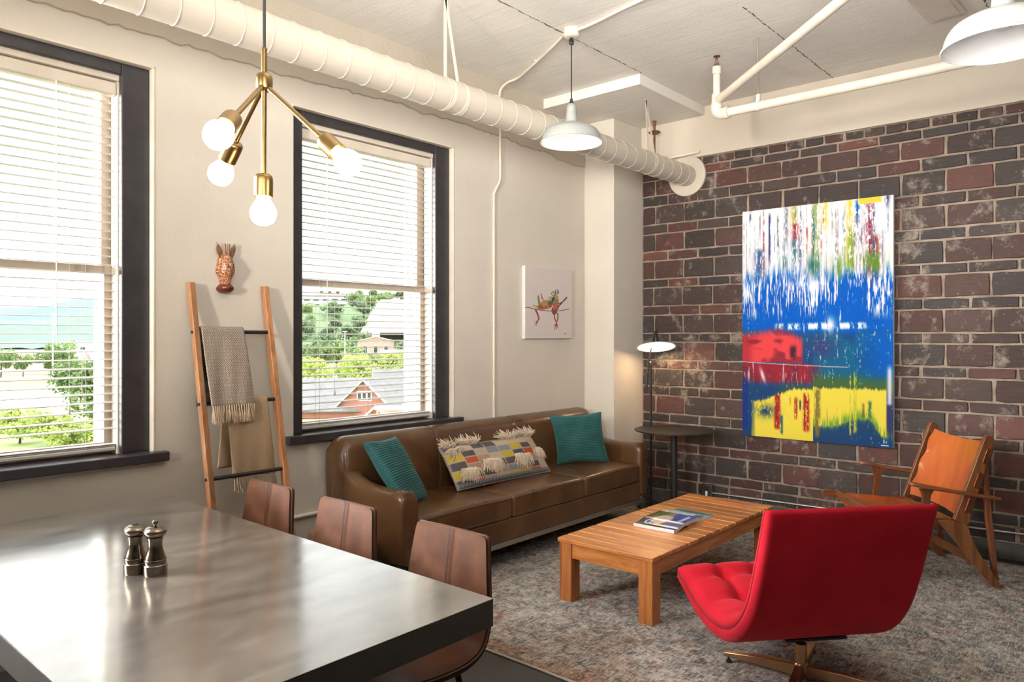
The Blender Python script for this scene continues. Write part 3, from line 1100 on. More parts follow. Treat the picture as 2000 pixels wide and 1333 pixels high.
for xa, xb in ((SX0, AI0), (AI1, SX1)):
    a = sofa_arm(xa, xb).build('arm', M['sofa'], sofa, smooth=True, angle=50, subd=1)
    pl = MB()
    xc = (xa + xb) / 2
    for k in range(7):     # gathered pleats where the leather turns over the arm front
        x = xc - 0.042 + 0.014 * k
        pl.tube([(x, 3.377, 0.630 + 0.010 * (1 - abs(k - 3) / 3)), (x, 3.392, 0.672), (x, 3.43, 0.685 - 0.004 * abs(k - 3) / 3)], [0.001, 0.0035, 0.001], 6)
    pl.build('pleats', M['sofa'], a, smooth=True)
# steel base frame
m = MB()
m.box(SX0 + 0.05, SX1 - 0.03, 3.402, 3.428, 0.160, 0.198)
m.box(SX0 + 0.05, SX1 - 0.03, 4.06, 4.085, 0.160, 0.198)
m.box(SX0 + 0.05, SX0 + 0.076, 3.428, 4.06, 0.160, 0.198)
m.box(SX1 - 0.056, SX1 - 0.03, 3.428, 4.06, 0.160, 0.198)
m.build('base_frame', M['chrome'], sofa, bevel=0.002)
for x in (SX0 + 0.05, SX1 - 0.056):
    for y in (3.402, 4.06):
        MB().box(x, x + 0.026, y, y + 0.026, 0.011 if y < 4.0 else 0.0, 0.160).build('leg', M['chrome'], sofa, bevel=0.002)

# ------------------------------------------------------------------ cushions
def cushion(name, mat, label, TL, TR, BL, BR, T, nu=40, nv=40, ribs=0, colfn=None, pinch=0.07, group=None, side=1):
    TL, TR, BL, BR = map(V, (TL, TR, BL, BR))
    nrm = (TR - TL).cross(BL - TL).normalized() * side
    F_, B_ = [], []
    cols = []
    for sgn, out in ((1, F_), (-1, B_)):
        for i in range(nu + 1):
            row = []
            for j in range(nv + 1):
                a, b = i / nu, j / nv
                u, v = 2 * a - 1, 2 * b - 1
                a2 = 0.5 + 0.5 * u * (1 - pinch * (1 - v * v) * abs(u))
                b2 = 0.5 + 0.5 * v * (1 - pinch * (1 - u * u) * abs(v))
                p = TL.lerp(TR, a2).lerp(BL.lerp(BR, a2), b2)
                t = T * (max(0, 1 - abs(u) ** 2.6) * max(0, 1 - abs(v) ** 2.6)) ** 0.42
                t *= 1 + 0.05 * math.sin(5 * u + 2.1 * v) + 0.04 * math.sin(7 * v - 3 * u)
                if ribs:
                    t += 0.0062 * abs(math.sin(PI * ribs * b)) * min(1, 14 * (1 - abs(u))) * min(1, 14 * (1 - abs(v)))
                row.append(p + nrm * (t * sgn))
                if colfn:
                    cols.append((*colfn(a, b), 1))
            out.append(row)
    m = MB().grid(F_)
    m.grid([r[::-1] for r in B_])
    if colfn:
        k = (nu + 1) * (nv + 1)
        cb = cols[k:]
        cols = cols[:k] + [c for i in range(nu + 1) for c in cb[i * (nv + 1):(i + 1) * (nv + 1)][::-1]]
    c = (TL + TR + BL + BR) / 4
    t = thing(name, label, 'cushion', (c.x, c.y, min(BL.z, BR.z)), group=group)
    o = m.build('cover', mat, t, smooth=True, angle=180, attrs={'Col': cols} if colfn else None)
    edge = []
    for i in range(nu + 1):
        edge.append(F_[i][0])
    for j in range(1, nv + 1):
        edge.append(F_[nu][j])
    for i in range(nu - 1, -1, -1):
        edge.append(F_[i][nv])
    for j in range(nv - 1, 0, -1):
        edge.append(F_[0][j])
    return t, o, edge, F_


def teal_mat():
    m, nt, b = new_mat('teal_corduroy')
    v = coords(nt, 'Object')
    f = noise(nt, v, 8, 5)
    nt.links.new(ramp(nt, f, [(0.3, (0.018, 0.078, 0.078)), (0.7, (0.030, 0.118, 0.114))]), b.inputs['Base Color'])
    b.inputs['Roughness'].default_value = 0.75
    b.inputs['Sheen Weight'].default_value = 0.2
    b.inputs['Sheen Tint'].default_value = (0.5, 0.95, 1, 1)
    b.inputs['Specular IOR Level'].default_value = 0.2
    bump(nt, b, noise(nt, v, 220, 2), 0.2, 0.002)
    return m


M['teal'] = teal_mat()
t, o, e, _ = cushion('throw_cushion', M['teal'], 'teal corduroy cushion slumped in the left corner of the sofa', (2.905, 3.79, 0.945), (3.262, 3.905, 0.935), (3.045, 3.55, 0.532), (3.395, 3.73, 0.522), 0.062, 40, 150, ribs=30, group='teal cushions at the sofa ends')
MB().tube(e, 0.004, 6, closed=True, cap=False).build('piping', M['teal'], t, smooth=True)
t, o, e, _ = cushion('throw_cushion', M['teal'], 'teal corduroy cushion standing upright at the right end of the sofa', (4.975, 3.925, 0.94), (5.315, 3.63, 0.96), (5.0, 3.855, 0.526), (5.40, 3.600, 0.524), 0.065, 40, 150, ribs=30, pinch=0.09, group='teal cushions at the sofa ends')
MB().tube(e, 0.004, 6, closed=True, cap=False).build('piping', M['teal'], t, smooth=True)

KC = dict(c=(0.50, 0.40, 0.30), g=(0.11, 0.10, 0.105), y=(0.52, 0.40, 0.06), r=(0.52, 0.10, 0.05), b=(0.25, 0.27, 0.29), t=(0.42, 0.29, 0.21))
KCOL = ['gygyg', 'cgrtgr', 'gcttgt', 'gbcgtc', 'cbygby', 'cygrty', 'cgrtgr', 'ccctcc']


def kilim_col(a, b):
    col = min(7, int(a * 8))
    pat = KCOL[col]
    fb = (b * 1.0 + 0.02 * math.sin(col * 3.1)) * len(pat)
    k = min(len(pat) - 1, int(fb))
    ca, cb = a * 8 - col, fb - k
    base = np.array(KC[pat[k]])
    if ca < 0.06 or cb < 0.10:
        base = np.array(KC['c'])
    if b > 0.9 or b < 0.035:
        base = np.array(KC['b']) * (0.75 if int(a * 60) % 2 else 1.1)
    w = 0.80 + 0.30 * ((int(a * 120) + int(b * 36)) % 2)
    return tuple(base * w)


M['kilim'] = attr_mat('woven_kilim', rough=0.95, bstr=0.6, bscale=160, spec=0.1)
t, o, e, FR = cushion('lumbar_cushion', M['kilim'], 'long patchwork woven cushion with cream tufts in the middle of the sofa', (3.60, 3.835, 0.825), (4.60, 3.835, 0.815), (3.655, 3.70, 0.535), (4.70, 3.70, 0.528), 0.075, 120, 44, colfn=kilim_col, pinch=0.02, side=-1)
M['yarn'] = simple('cream_yarn', (0.66, 0.55, 0.42), (0.54, 0.44, 0.33), 0.95, scale=40, kind='Position')
fr = MB()
nrm = (V((1, 0, 0))).cross(V((0, -0.135, -0.29))).normalized()
for (a, b) in ((0.06, 0.05), (0.10, 0.10), (0.25, 0.02), (0.30, 0.05), (0.66, 0.03), (0.72, 0.05), (0.90, 0.02), (0.95, 0.04), (0.10, 0.60), (0.16, 0.62), (0.34, 0.48), (0.40, 0.52), (0.68, 0.48), (0.74, 0.52), (0.95, 0.40)):
    p = FR[int(a * 120)][int(b * 44)]
    for k in range(64):
        ang = random.uniform(-0.9, 0.9)
        L = random.uniform(0.05, 0.10)
        d = (V((1, 0, 0)) * math.sin(ang) + V((0, -0.42, -0.91)) * (math.cos(ang) * (1 if b > 0.3 else 0.15) - (0.5 if b < 0.1 else 0))).normalized()
        q = p + V((random.uniform(-0.045, 0.045), 0, random.uniform(-0.008, 0.008)))
        out = V((0, -0.91, 0.42))
        fr.tube([q, q + d * L * 0.45 + out * 0.020, q + d * L + out * 0.010 + V((0, 0, -0.012))], [0.0028, 0.0030, 0.0014], 4)
f_ = fr.build('yarn_tufts', M['yarn'], t, smooth=True, fixn=False)
f_['kind'] = 'stuff'
MB().tube(e, 0.006, 6, closed=True, cap=False).build('edge_cord', simple('grey_woven_edge', (0.20, 0.18, 0.17), (0.4, 0.34, 0.28), 0.95, scale=60), t, smooth=True)
# ------------------------------------------------------------------ coffee table
M['cherry_y'] = wood('oiled_cherry_across', (0.32, 0.095, 0.024), (0.60, 0.225, 0.058), (0.74, 0.34, 0.105), 'Y', rough=0.34, coat=0.35)
M['cherry_x'] = wood('oiled_cherry_along', (0.30, 0.088, 0.022), (0.52, 0.18, 0.046), (0.66, 0.275, 0.082), 'X', rough=0.38, coat=0.2)
M['cherry_z'] = wood('oiled_cherry_upright', (0.30, 0.088, 0.022), (0.54, 0.185, 0.048), (0.68, 0.29, 0.086), 'Z', rough=0.38, coat=0.2)
CX0, CX1, CY0, CY1, CZ = 3.585, 5.262, 2.103, 2.766, 0.39
ct = thing('coffee_table', 'slatted reddish wooden coffee table with square legs and magazines on it', 'table', ((CX0 + CX1) / 2, (CY0 + CY1) / 2, 0))
ns = 16
pit = (CX1 - CX0 + 0.009) / ns
for k in range(ns):
    x0 = CX0 + k * pit
    m = MB().box(x0, x0 + pit - 0.009, CY0, CY1, CZ - 0.024, CZ)
    o = m.build('slat', M['cherry_y'], ct, bevel=0.0045)
for x in (CX0 + 0.008, CX1 - 0.098):
    for y in (CY0 + 0.008, CY1 - 0.098):
        MB().box(x, x + 0.09, y, y + 0.09, 0.011, CZ - 0.0245).build('leg', M['cherry_z'], ct, bevel=0.004)
for y in (CY0 + 0.016, CY1 - 0.046):
    MB().box(CX0 + 0.098, CX1 - 0.098, y, y + 0.03, CZ - 0.115, CZ - 0.0245).build('apron', M['cherry_x'], ct, bevel=0.003)
for x in (CX0 + 0.016, CX1 - 0.046):
    MB().box(x, x + 0.03, CY0 + 0.098, CY1 - 0.098, CZ - 0.115, CZ - 0.0245).build('apron', M['cherry_y'], ct, bevel=0.003)


# ------------------------------------------------------------------ flat print helper
def srgb(c):
    c = np.asarray(c, float)
    return np.where(c <= 0.04045, c / 12.92, ((c + 0.055) / 1.055) ** 2.4)


def print_panel(name, img, origin, ex, ey, mat, parent, world=True):
    """img rows run from the top; origin is the top left corner, ex to the right, ey downwards"""
    H, W, _ = img.shape
    a, b = np.meshgrid(np.linspace(0, 1, W), np.linspace(0, 1, H))
    off = np.array(world_loc(parent)) if world else np.zeros(3)
    P = np.array(origin)[None, None] - off + a[..., None] * np.array(ex) + b[..., None] * np.array(ey)
    me = bpy.data.meshes.new(name)
    idx = np.arange(H * W).reshape(H, W)
    q = np.stack([idx[:-1, :-1], idx[1:, :-1], idx[1:, 1:], idx[:-1, 1:]], -1).reshape(-1, 4)
    me.vertices.add(H * W)
    me.vertices.foreach_set('co', P.astype(np.float32).ravel())
    me.loops.add(q.size)
    me.loops.foreach_set('vertex_index', q.astype(np.int32).ravel())
    me.polygons.add(len(q))
    me.polygons.foreach_set('loop_start', (np.arange(len(q)) * 4).astype(np.int32))
    me.polygons.foreach_set('loop_total', np.full(len(q), 4, np.int32))
    me.update(calc_edges=True)
    at = me.attributes.new('Col', 'FLOAT_COLOR', 'POINT')
    col = np.concatenate([srgb(np.clip(img, 0, 1)), np.ones((H, W, 1))], -1)
    at.data.foreach_set('color', col.astype(np.float32).ravel())
    me.materials.append(mat)
    o = bpy.data.objects.new(name, me)
    COL.objects.link(o)
    o.parent = parent
    return o


def vnoise(H, W, sy, sx, octv=3, seed=0, pers=0.55):
    """value noise; sy, sx = number of cells down and across"""
    r = np.random.default_rng(seed)
    out = np.zeros((H, W))
    amp, tot = 1.0, 0.0
    for o in range(octv):
        ny, nx = max(2, int(sy * 2 ** o) + 2), max(2, int(sx * 2 ** o) + 2)
        g = r.random((ny, nx))
        yy = np.linspace(0, ny - 1.001, H)
        xx = np.linspace(0, nx - 1.001, W)
        y0, x0 = yy.astype(int), xx.astype(int)
        fy, fx = yy - y0, xx - x0
        fy, fx = fy * fy * (3 - 2 * fy), fx * fx * (3 - 2 * fx)
        a = g[y0][:, x0] * (1 - fx) + g[y0][:, x0 + 1] * fx
        b = g[y0 + 1][:, x0] * (1 - fx) + g[y0 + 1][:, x0 + 1] * fx
        out += amp * (a * (1 - fy)[:, None] + b * fy[:, None])
        tot += amp
        amp *= pers
    return out / tot


def paint_abstract():
    H, W = 600, 380
    S, T = np.meshgrid(np.linspace(0, 1, W), np.linspace(0, 1, H))
    img = np.ones((H, W, 3)) * np.array([0.93, 0.93, 0.95])

    def put(mask, c, k=1.0):
        nonlocal img
        mk = np.clip(mask, 0, 1)[..., None] * k
        img = img * (1 - mk) + np.array(c) * mk

    st1 = vnoise(H, W, 7, 80, 4, 1, 0.75)      # vertical streaks
    st2 = vnoise(H, W, 3, 110, 3, 2, 0.8)
    st3 = vnoise(H, W, 55, 120, 3, 3, 0.7)     # flecks
    soft = vnoise(H, W, 5, 5, 4, 4)
    col1 = vnoise(H, W, 1, 26, 2, 5)
    BLUE, TEAL, DEEP, RED, MAR = (0.0, 0.37, 0.78), (0.08, 0.42, 0.58), (0.09, 0.30, 0.52), (0.92, 0.28, 0.30), (0.60, 0.16, 0.22)
    YEL, GRN, NAVY = (0.95, 0.87, 0.30), (0.30, 0.52, 0.28), (0.10, 0.16, 0.38)
    # blue field with white scraped streaks
    top = 0.245 + 0.10 * (col1 - 0.5) + 0.05 * (st2 - 0.5)
    put(sstep(0, 0.09, T - top) * sstep(0.38, 0.47, st1 + 0.7 * (T - 0.27)), BLUE)
    put(sstep(0, 0.09, T - top) * sstep(0.52, 0.60, st1) * sstep(0.45, 0.6, soft) * (T < 0.5), (0.05, 0.22, 0.55), 0.8)
    put(sstep(0.43, 0.52, T) * (T < 0.56), BLUE, 0.85)
    # thin dark / coloured streaks over the white top
    for (s, w, t0, t1, c) in [(0.20, .006, .03, .24, NAVY), (0.26, .005, .04, .20, (0.3, 0.3, 0.35)), (0.32, .008, 0.0, .16, (0.4, 0.42, 0.45)), (0.37, .018, 0.0, .10, (0.75, 0.72, 0.3)), (0.38, .020, .08, .16, (0.75, 0.2, 0.22)), (0.375, .02, .15, .25, (0.45, 0.65, 0.65)), (0.46, .005, .10, .2, (0.7, 0.25, 0.25)), (0.52, .02, 0.0, .30, (0.6, 0.68, 0.35)), (0.58, .015, 0.0, .12, (0.92, 0.84, 0.3)), (0.735, .018, 0.0, .28, (0.90, 0.82, 0.25)), (0.745, .02, .12, .30, (0.55, 0.66, 0.25)), (0.785, .012, .01, .09, BLUE), (0.86, .02, .02, .34, (0.55, 0.18, 0.30)), (0.89, .03, .16, .30, (0.55, 0.22, 0.2)), (0.965, .012, 0.0, .04, NAVY), (0.06, .006, .0, .05, NAVY), (0.13, .004, .02, .12, (0.5, 0.5, 0.55)), (0.125, .03, .18, .30, (0.25, 0.35, 0.55))]:
        mk = np.exp(-((S - s) / w) ** 2 * 0.7) * sstep(t0 - 0.02, t0 + 0.01, T) * (1 - sstep(t1 - 0.05, t1 + 0.04, T))
        put(mk * sstep(0.40, 0.52, st3 * 0.6 + st2 * 0.45), c, 0.95)
    rs_ = np.random.default_rng(77)
    for _ in range(90):
        s_, w_, t0_, t1_ = rs_.random(), rs_.uniform(0.0012, 0.005), rs_.uniform(0.0, 0.18), rs_.uniform(0.12, 0.36)
        c_ = [NAVY, (0.35, 0.38, 0.45), (0.62, 0.60, 0.55), BLUE, (0.5, 0.55, 0.3), (0.6, 0.25, 0.25), (0.25, 0.42, 0.6)][rs_.integers(7)]
        put(np.exp(-((S - s_) / w_) ** 2) * sstep(t0_ - 0.03, t0_ + 0.02, T) * (1 - sstep(t1_ - 0.06, t1_ + 0.03, T)) * sstep(0.46, 0.58, st3 * 0.65 + st2 * 0.4), c_, 0.75)
    put(((np.abs(S - 0.86) < 0.07) & (T < 0.022 + 0.01 * (st3 - 0.5))) * 1.0, (0.93, 0.84, 0.25))
    # green seam where white meets blue
    for (s, w, t, h_) in [(0.50, .05, .26, .04), (0.66, .03, .28, .05), (0.80, .12, .245, .03), (0.90, .06, .27, .04), (0.30, .03, .24, .03)]:
        put(np.exp(-((S - s) / w) ** 2 - ((T - t) / h_) ** 2) * sstep(0.40, 0.55, st1), (0.38, 0.55, 0.18) if s > 0.6 else (0.15, 0.42, 0.40), 0.95)
    # white scraped patches in the blue
    put(sstep(0.62, 0.70, 0.62 * st1 + 0.42 * soft + 0.05) * sstep(0.28, 0.34, T) * (1 - sstep(0.44, 0.50, T)), (0.92, 0.94, 0.97))
    put(sstep(0.70, 0.76, st1) * sstep(0.26, 0.30, T) * (1 - sstep(0.52, 0.70, T)), (0.90, 0.93, 0.97), 0.9)
    # teal / deep blue middle
    mid = sstep(0.525, 0.56, T + 0.03 * (soft - 0.5)) * (1 - sstep(0.74, 0.80, T + 0.03 * (soft - 0.5)))
    put(mid, DEEP)
    put(mid * sstep(0.42, 0.60, soft), TEAL, 0.8)
    put(mid * sstep(0.72, 0.95, S), BLUE, 0.85)
    put(mid * np.exp(-((S - 0.55) / .10) ** 2 - ((T - 0.60) / .05) ** 2), (0.28, 0.22, 0.42), 0.7)
    # broken white row
    blk = vnoise(H, W, 2, 34, 2, 9)
    put(sstep(0.44, 0.56, blk * 0.75 + st3 * 0.27) * np.exp(-((T - 0.515 + 0.010 * (st2 - 0.5)) / 0.014) ** 4) * sstep(0.22, 0.27, S) * (1 - sstep(0.84, 0.86, S)), (0.95, 0.96, 0.98))
    put(np.exp(-((S - 0.61) / 0.035) ** 2 - ((T - 0.51) / 0.03) ** 2) * sstep(0.4, 0.5, st1), (0.95, 0.96, 0.98))
    put(sstep(0.66, 0.76, 0.55 * st3 + 0.5 * st1) * mid * (S > 0.40), (0.80, 0.88, 0.92), 0.7)
    # red field
    redtop = 0.545 + 0.02 * S / 0.4 - 0.03 * np.exp(-((S - 0.25) / 0.15) ** 2) + 0.02 * (soft - 0.5)
    red = sstep(-0.02, 0.03, T - redtop + 0.03 * (st1 - 0.5)) * (1 - sstep(0.668, 0.674, T)) * (1 - sstep(0.40, 0.45, S + 0.02 * (st2 - 0.5)))
    put(red, RED)
    put(red * sstep(0.50, 0.62, soft), (0.80, 0.18, 0.22), 0.6)
    put(red * sstep(0.62, 0.72, vnoise(H, W, 14, 5, 3, 12)), (0.45, 0.14, 0.20), 0.7)
    put(red * (1 - sstep(0.03, 0.10, S)), MAR, 0.6)
    put(np.exp(-((S - 0.365) / .022) ** 4 - ((T - 0.625) / .028) ** 4), (0.20, 0.14, 0.24), 0.9)
    # maroon band below the red
    mar = sstep(0.672, 0.678, T) * (1 - sstep(0.74, 0.79, T + 0.05 * (st1 - 0.5))) * (1 - sstep(0.42, 0.62, S + 0.1 * (soft - 0.5)))
    put(mar, MAR)
    put(mar * sstep(0.5, 0.6, soft), (0.35, 0.18, 0.28), 0.6)
    put(mar * sstep(0.62, 0.70, st1), (0.85, 0.75, 0.80), 0.9)
    put(np.exp(-((S - 0.15) / .02) ** 2 - ((T - 0.73 - (S - 0.15) * 1.2) / .02) ** 2), (0.9, 0.9, 0.93))
    # transition green/navy, then yellow
    low = sstep(0.75, 0.79, T + 0.03 * (soft - 0.5))
    put(low, (0.12, 0.27, 0.45))
    put(np.exp(-((T - 0.755 - 0.05 * (S < 0.5)) / 0.035) ** 2) * sstep(0.20, 0.40, S), (0.32, 0.42, 0.16), 0.85)
    ytop = np.where(S < 0.5, 0.835 - 0.06 * sstep(0.1, 0.4, S), 0.765) + 0.03 * (st1 - 0.5) + 0.02 * (soft - 0.5)
    ybot = np.where(S > 0.5, 0.925 - 0.045 * sstep(0.6, 0.8, S) + 0.07 * sstep(0.85, 0.95, S), 1.1) + 0.02 * (st1 - 0.5)
    yel = sstep(0, 0.012, T - ytop) * (1 - sstep(0, 0.02, T - ybot)) * sstep(0.06, 0.10, S + 0.04 * (st2 - 0.5)) * (1 - sstep(0.955, 0.965, S))
    put(yel * sstep(0.26, 0.36, st1 * 0.5 + soft * 0.5 + 0.06), YEL)
    put(np.exp(-((T - ybot) / 0.02) ** 2) * (S > 0.5) * sstep(0.35, 0.5, st2), (0.40, 0.62, 0.20), 0.9)
    put(np.exp(-((S - 0.17) / .07) ** 2 - ((T - 0.885) / .028) ** 2) * sstep(0.40, 0.52, st3 * 0.5 + soft * 0.5), (0.12, 0.27, 0.42))
    put((S < 0.04) * sstep(0.72, 0.78, T) * (1 - sstep(0.96, 0.98, T)), (0.10, 0.20, 0.52), 0.85)
    for (s, w, t0, t1, c) in [(0.255, .022, .81, .97, (0.62, 0.10, 0.14)), (0.285, .010, .90, .99, (0.10, 0.36, 0.45)), (0.385, .012, .82, .92, (0.70, 0.20, 0.16)), (0.415, .008, .83, .88, (0.15, 0.3, 0.5)), (0.455, .022, .80, .97, (0.64, 0.10, 0.15)), (0.53, .02, .78, .99, (0.50, 0.45, 0.22)), (0.74, .006, .72, .97, (0.82, 0.80, 0.28)), (0.77, .010, .70, .96, (0.75, 0.78, 0.25)), (0.86, .012, .82, .90, (0.22, 0.45, 0.30)), (0.82, .008, .83, .90, (0.45, 0.42, 0.18)), (0.345, .006, .82, .86, (0.8, 0.6, 0.2))]:
        mk = np.exp(-((S - s) / w) ** 4) * sstep(t0 - 0.01, t0 + 0.01, T) * (1 - sstep(t1 - 0.02, t1, T))
        put(mk * sstep(0.34, 0.48, st3 * 0.5 + st2 * 0.5), c, 0.95)
    put(np.exp(-((S - 0.978) / .014) ** 2) * sstep(0.66, 0.70, T) * (1 - sstep(0.82, 0.84, T)), (0.86, 0.86, 0.92))
    put(np.exp(-((S - 0.978) / .013) ** 2) * sstep(0.82, 0.84, T) * (1 - sstep(0.94, 0.955, T)), (0.30, 0.20, 0.38), 0.9)
    put((np.abs(T - 0.672 - 0.012 * np.sin(S * 2)) < 0.0016) * (S < 0.73) * 1.0, (0.85, 0.8, 0.78), 0.8)
    put(sstep(0.72, 0.80, st3) * (T > 0.35) * sstep(0.45, 0.6, soft), (0.90, 0.92, 0.90), 0.45)
    put(((np.abs(S - 0.945) < 0.004) & (np.abs(T - 0.975) < 0.008)) * 1.0 + ((np.abs(S - 0.96) < 0.0025) & (np.abs(T - 0.978) < 0.005)) * 1.0, (0.6, 0.8, 0.92))
    put(((np.abs(S - 0.95) < 0.022) & (np.abs(T - 0.991) < 0.0022)) * 1.0, (0.9, 0.93, 0.95))
    return img * 0.90


M['print'] = attr_mat('painted_canvas', rough=0.7, bstr=0.15, bscale=220, spec=0.12)
M['canvas_white'] = simple('primed_canvas', (0.74, 0.72, 0.70), (0.68, 0.66, 0.64), 0.8, scale=20, bstr=0.2)
cv = thing('canvas_painting', 'large unframed abstract painting in white, blue, red and yellow on the brick wall', 'painting', (6.335, 2.18, 1.73))
MB().box(6.318, 6.352, 1.565, 2.798, 0.735, 2.722).build('stretched_canvas', M['canvas_white'], cv, bevel=0.003)
print_panel('paint_layer', paint_abstract(), (6.3172, 2.797, 2.721), (0, -1.231, 0), (0, 0, -1.985), M['print'], cv)

# ------------------------------------------------------------------ frog canvas
def paint_frogs():
    W, H = 300, 300
    X, Y = np.meshgrid(np.linspace(300, 985, W), np.linspace(140, 1135, H))
    img = np.ones((H, W, 3)) * np.array([0.83, 0.79, 0.77])
    nz = vnoise(H, W, 30, 30, 3, 21)
    nz2 = vnoise(H, W, 12, 12, 2, 22)

    def line(pts, w, c, w1=None):
        nonlocal img
        n = len(pts) - 1
        for i in range(n):
            (x0, y0), (x1, y1) = pts[i], pts[i + 1]
            L2 = (x1 - x0) ** 2 + (y1 - y0) ** 2 + 1e-6
            t = np.clip(((X - x0) * (x1 - x0) + (Y - y0) * (y1 - y0)) / L2, 0, 1)
            d = np.hypot(X - x0 - t * (x1 - x0), Y - y0 - t * (y1 - y0))
            wa = w if w1 is None else lerp(w, w1, (i + t) / n)
            mk = np.clip((wa - d) / 3 + 0.5, 0, 1)[..., None]
            img = img * (1 - mk) + np.array(c) * mk

    def blob(x, y, rx, ry, a, cs):
        nonlocal img
        ca, sa = math.cos(a), math.sin(a)
        u, v = (X - x) * ca + (Y - y) * sa, -(X - x) * sa + (Y - y) * ca
        d = np.sqrt((u / rx) ** 2 + (v / ry) ** 2)
        mk = np.clip((1 - d) * min(rx, ry) / 3 + 0.5, 0, 1)[..., None]
        k = np.clip(nz2 * 1.8 - 0.4, 0, 1)[..., None]
        c = np.array(cs[0]) * (1 - k) + np.array(cs[1]) * k
        c = c * (0.75 + 0.5 * nz[..., None])
        img = img * (1 - mk) + c * mk

    G, O, R, B_, K = (0.55, 0.62, 0.42), (0.80, 0.52, 0.30), (0.60, 0.28, 0.24), (0.38, 0.40, 0.46), (0.20, 0.17, 0.16)
    line([(285, 712), (350, 712), (440, 728), (540, 742), (680, 748)], 4, K)
    line([(780, 738), (850, 728), (950, 702)], 4, K)
    # reclining frog
    line([(445, 735), (475, 800), (492, 865), (470, 895)], 13, R, 8)
    for p in ((432, 912), (430, 955), (455, 958), (475, 920)):
        line([(470, 895), p], 5, R, 3)
    line([(500, 690), (485, 600), (480, 545)], 16, G, 9)
    line([(480, 545), (505, 650), (520, 690)], 10, (0.5, 0.45, 0.35), 8)
    blob(570, 690, 110, 38, -0.16, (O, R))
    blob(580, 640, 62, 44, -0.2, (G, O))
    blob(450, 690, 45, 12, 0.15, (G, O))
    blob(655, 610, 40, 60, 0.25, (G, R))
    blob(655, 640, 36, 36, 0, (B_, R))
    blob(660, 565, 30, 26, 0, ((0.62, 0.66, 0.40), G))
    line([(590, 640), (560, 600), (540, 575)], 8, O, 6)
    line([(540, 580), (520, 508)], 6, K, 4)
    # sitting frog with glasses and guitar
    blob(735, 620, 48, 80, 0.1, (G, R))
    blob(740, 545, 38, 34, 0.2, (O, G))
    blob(700, 575, 20, 40, 0.3, (B_, K))
    blob(720, 735, 46, 62, 0.1, (B_, R))
    blob(745, 690, 40, 45, 0.4, (R, O))
    line([(715, 790), (722, 850), (745, 900)], 9, R, 7)
    line([(770, 780), (768, 850), (745, 925)], 10, (0.55, 0.36, 0.26), 7)
    for p in ((708, 962), (720, 1008), (750, 1008), (775, 985), (772, 945)):
        line([(745, 925), p], 6, R, 4)
    line([(770, 685), (830, 620), (905, 540)], 7, K, 9)
    line([(775, 640), (800, 630), (850, 600)], 9, R, 7)
    for (cx, cy, r_) in ((703, 498, 30), (756, 470, 30)):
        a = np.linspace(0, 2 * PI, 20)
        blob(cx, cy, r_ * 0.85, r_, 0, ((0.82, 0.79, 0.76), (0.8, 0.78, 0.74)))
        line([(cx + r_ * 0.85 * math.cos(t), cy + r_ * math.sin(t)) for t in a], 4, K)
        blob(cx + 8, cy + 6, 7, 9, 0, (K, K))
    line([(860, 1072), (875, 1064), (888, 1074), (902, 1066)], 3, (0.35, 0.32, 0.3))
    return img


fc = thing('frog_canvas', 'small white canvas with two frogs playing guitar on a wire, on the pale wall', 'painting', (5.27, 4.18, 1.91))
MB().box(4.93, 5.612, 4.160, 4.1945, 1.594, 2.232).build('stretched_canvas', M['canvas_white'], fc, bevel=0.003)
print_panel('paint_layer', paint_frogs(), (4.931, 4.1592, 2.231), (0.680, 0, 0), (0, 0, -0.636), M['print'], fc)

# ------------------------------------------------------------------ magazines
def cover(seed, base, accents):
    H, W = 70, 54
    S, T = np.meshgrid(np.linspace(0, 1, W), np.linspace(0, 1, H))
    n1, n2 = vnoise(H, W, 8, 8, 4, seed), vnoise(H, W, 16, 14, 3, seed + 1)
    img = np.ones((H, W, 3)) * np.array(base)
    for (s, t, rs, rt, c, k) in accents:
        mk = np.clip((1.15 - np.sqrt(((S - s) / rs) ** 2 + ((T - t) / rt) ** 2)) * 6 + (n1 - 0.5) * 3, 0, 1)[..., None] * k
        img = img * (1 - mk) + np.array(c) * mk
    return img * (0.82 + 0.36 * n2[..., None])


M['cover'] = attr_mat('glossy_cover', rough=0.16, spec=0.6)
M['paper'] = simple('magazine_pages', (0.78, 0.75, 0.70), (0.66, 0.62, 0.57), 0.7, scale=3, kind='Object')
M['paper_white'] = simple('white_spine', (0.86, 0.85, 0.83), None, 0.3)


